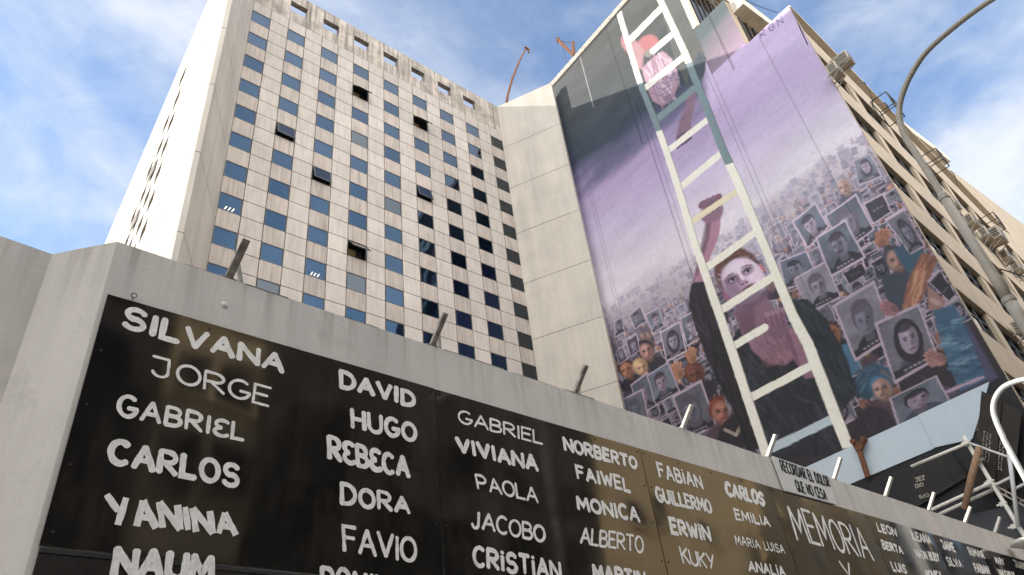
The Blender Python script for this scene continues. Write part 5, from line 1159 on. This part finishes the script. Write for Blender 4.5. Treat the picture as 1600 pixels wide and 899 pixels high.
o = iron_thing('rusty_hook', p[0], 'rusty orange forked iron bracket on the pale blue sheet under the mural', 'bracket')
b = MB(); b.bar(tuple(p[0]), tuple(p[1]), .13, .10, up=(1, 0, 0)); obj('shaft', b, M['rust'], o, bevel=.01)
b = MB(); b.bar(tuple(p[1]), tuple(p[2]), .15, .12, up=(1, 0, 0)); b.bar(tuple(p[1] + np.array([-.001, 0, .02])), tuple(p[3]), .14, .118, up=(1, 0, 0)); b.tube([tuple(p[2] + np.array([-.12, 0, 0])), tuple(p[2] + np.array([.08, 0, 0]))], .085, 9); b.tube([tuple(p[3] + np.array([-.1, 0, 0])), tuple(p[3] + np.array([.08, 0, 0]))], .075, 9); obj('fork', b, M['rust'], o)

# ------------------------------------------------------------------ things hung on the street front
def front_uv(p, w=0.0):
    P = on_plane(p, GF(0, 0, w), FNm); return float((P - F0) @ FD), float(P[2])
def make_ac(u, v, label, wd=.78, h=.52, dp=.5, fan=True):
    o = thing('air_conditioner', tuple(GF(u, v - h / 2, 0)), label, 'air conditioner', 'air conditioners on the beige street front')
    b = MB(); b.fbox(GF, (u - wd / 2, v - h / 2, .10), (u + wd / 2, v + h / 2, .10 + dp)); obj('casing', b, M['acbody'], o, bevel=.015)
    b = MB()
    b.fbox(GF, (u - wd / 2 - .012, v - h * .38, .16), (u - wd / 2 - .002, v + h * .38, .04 + dp)); b.fbox(GF, (u - wd * .38, v - h * .38, .102 + dp), (u + wd * .38, v + h * .38, .112 + dp)); obj('grille', b, M['acgrille'], o)
    b = MB()
    for k in range(4): z = v - h * .3 + k * h * .2; b.fbox(GF, (u - wd / 2 - .022, z - .012, .16), (u - wd / 2 - .0125, z + .012, .04 + dp))
    obj('louvre', b, M['acbody'], o)
    b = MB()
    for s in (-1, 1): b.bar(tuple(GF(u + s * wd * .4, v - h / 2 - .02, .0)), tuple(GF(u + s * wd * .4, v - h / 2 - .02, .12 + dp)), .04, .03); b.bar(tuple(GF(u + s * wd * .4, v - h / 2 - .04, .10 + dp)), tuple(GF(u + s * wd * .4, v - h - .1, .0)), .03, .025)
    obj('bracket', b, M['pipe_dirty'], o)
ACS = [((1306, 111), .4, 'cream air conditioner, lower of the pair near the roof corner', .7, .5), ((1317, 97), .75, 'grey air conditioner sticking out highest by the roof corner', .6, .5), ((1490, 318), .3, 'small air conditioner with a bent bracket, highest right of the lamp post', .8, .5),
       ((1519, 346), .35, 'air conditioner with a pale louvred face right of the lamp post', .85, .55), ((1541, 366), .35, 'air conditioner beside the large dark one right of the lamp post', .85, .55), ((1556, 370), .7, 'large air conditioner with a dark open side under a wire cage', 1.0, .7),
       ((1573, 401), .35, 'air conditioner at the right edge, upper of two', .85, .55), ((1590, 418), .35, 'air conditioner at the right edge, lower of two', .85, .55), ((1597, 513), .4, 'black faced air conditioner beside the lamp post at the right picture edge', .8, .5)]
for p, w, lb, wd, h in ACS:
    u, v = front_uv(p, .1 + w / 2); make_ac(u, v, lb, wd * .85, h * .85, w * .9)
def cage(p, label, s=.9):
    u, v = front_uv(p, .45); o = thing('wire_cage', tuple(GF(u, v, 0)), label, 'cage', 'wire cages on the beige street front'); b = MB(); a = s / 2
    P = [GF(u + i * a, v + j * a, w) for w in (.08, .75) for i, j in ((-1, -1), (1, -1), (1, 1), (-1, 1))]
    for i, j in ((0, 1), (1, 2), (2, 3), (3, 0), (4, 5), (5, 6), (6, 7), (7, 4), (0, 4), (1, 5), (2, 6), (3, 7), (4, 6), (5, 7)): b.tube([tuple(P[i]), tuple(P[j])], .022, 5)
    obj('wire_frame', b, M['iron'], o)
cage((1388, 170), 'black wire cage on the roof line left of the lamp post bend'); cage((1462, 252), 'small black wire cage on the roof line right of the lamp post', .7); cage((1551, 350), 'wire cage above the large dark air conditioner', .7)
def cable(px, w, label, r=.02):
    P = []
    for q, ww in zip(px, w): u, v = front_uv(q, ww); P.append(Vector(GF(u, v, ww)))
    b = MB(); sm = []
    for i in range(len(P) - 1):
        p0, p1, p2, p3 = P[max(i - 1, 0)], P[i], P[i + 1], P[min(i + 2, len(P) - 1)]
        for j in range(5): t = j / 5; sm.append(.5 * ((2 * p1) + (p2 - p0) * t + (2 * p0 - 5 * p1 + 4 * p2 - p3) * t * t + (3 * p1 - p0 - 3 * p2 + p3) * t ** 3))
    sm.append(P[-1]); b.tube([tuple(q) for q in sm], r, 6); tag(obj('cable', b, M['iron']), label, 'cable', 'loose cables on the beige street front')
cable([(1341, 131), (1350, 129), (1358, 143), (1363, 158), (1364, 168)], [.3, .4, .4, .3, .1], 'looped black cable above the roof line right of the pair of air conditioners')
cable([(1373, 163), (1382, 161), (1389, 170), (1392, 178)], [.5, .55, .5, .2], 'short cable loop over the wire cage left of the lamp post')
cable([(1478, 271), (1486, 268), (1492, 276), (1496, 290)], [.3, .45, .4, .1], 'thin cable loop on the roof line right of the small wire cage')
cable([(1236, 12), (1246, 34), (1250, 44), (1262, 70)], [.06, .3, .2, .05], 'dark cable at the roof corner beside the mural top')
a, c = np.array(at_x((1100, -40), 21.5)), np.array(at_x((1215, 20), 27.0)); a[2] += .0
b = MB(); b.tube([tuple(a * (1 - t) + c * t - np.array([0, 0, .5 * math.sin(math.pi * t)])) for t in np.linspace(0, 1, 9)], .018, 5); tag(obj('sky_wire', b, M['iron']), 'thin sagging wire against the sky above the roof steps', 'wire')
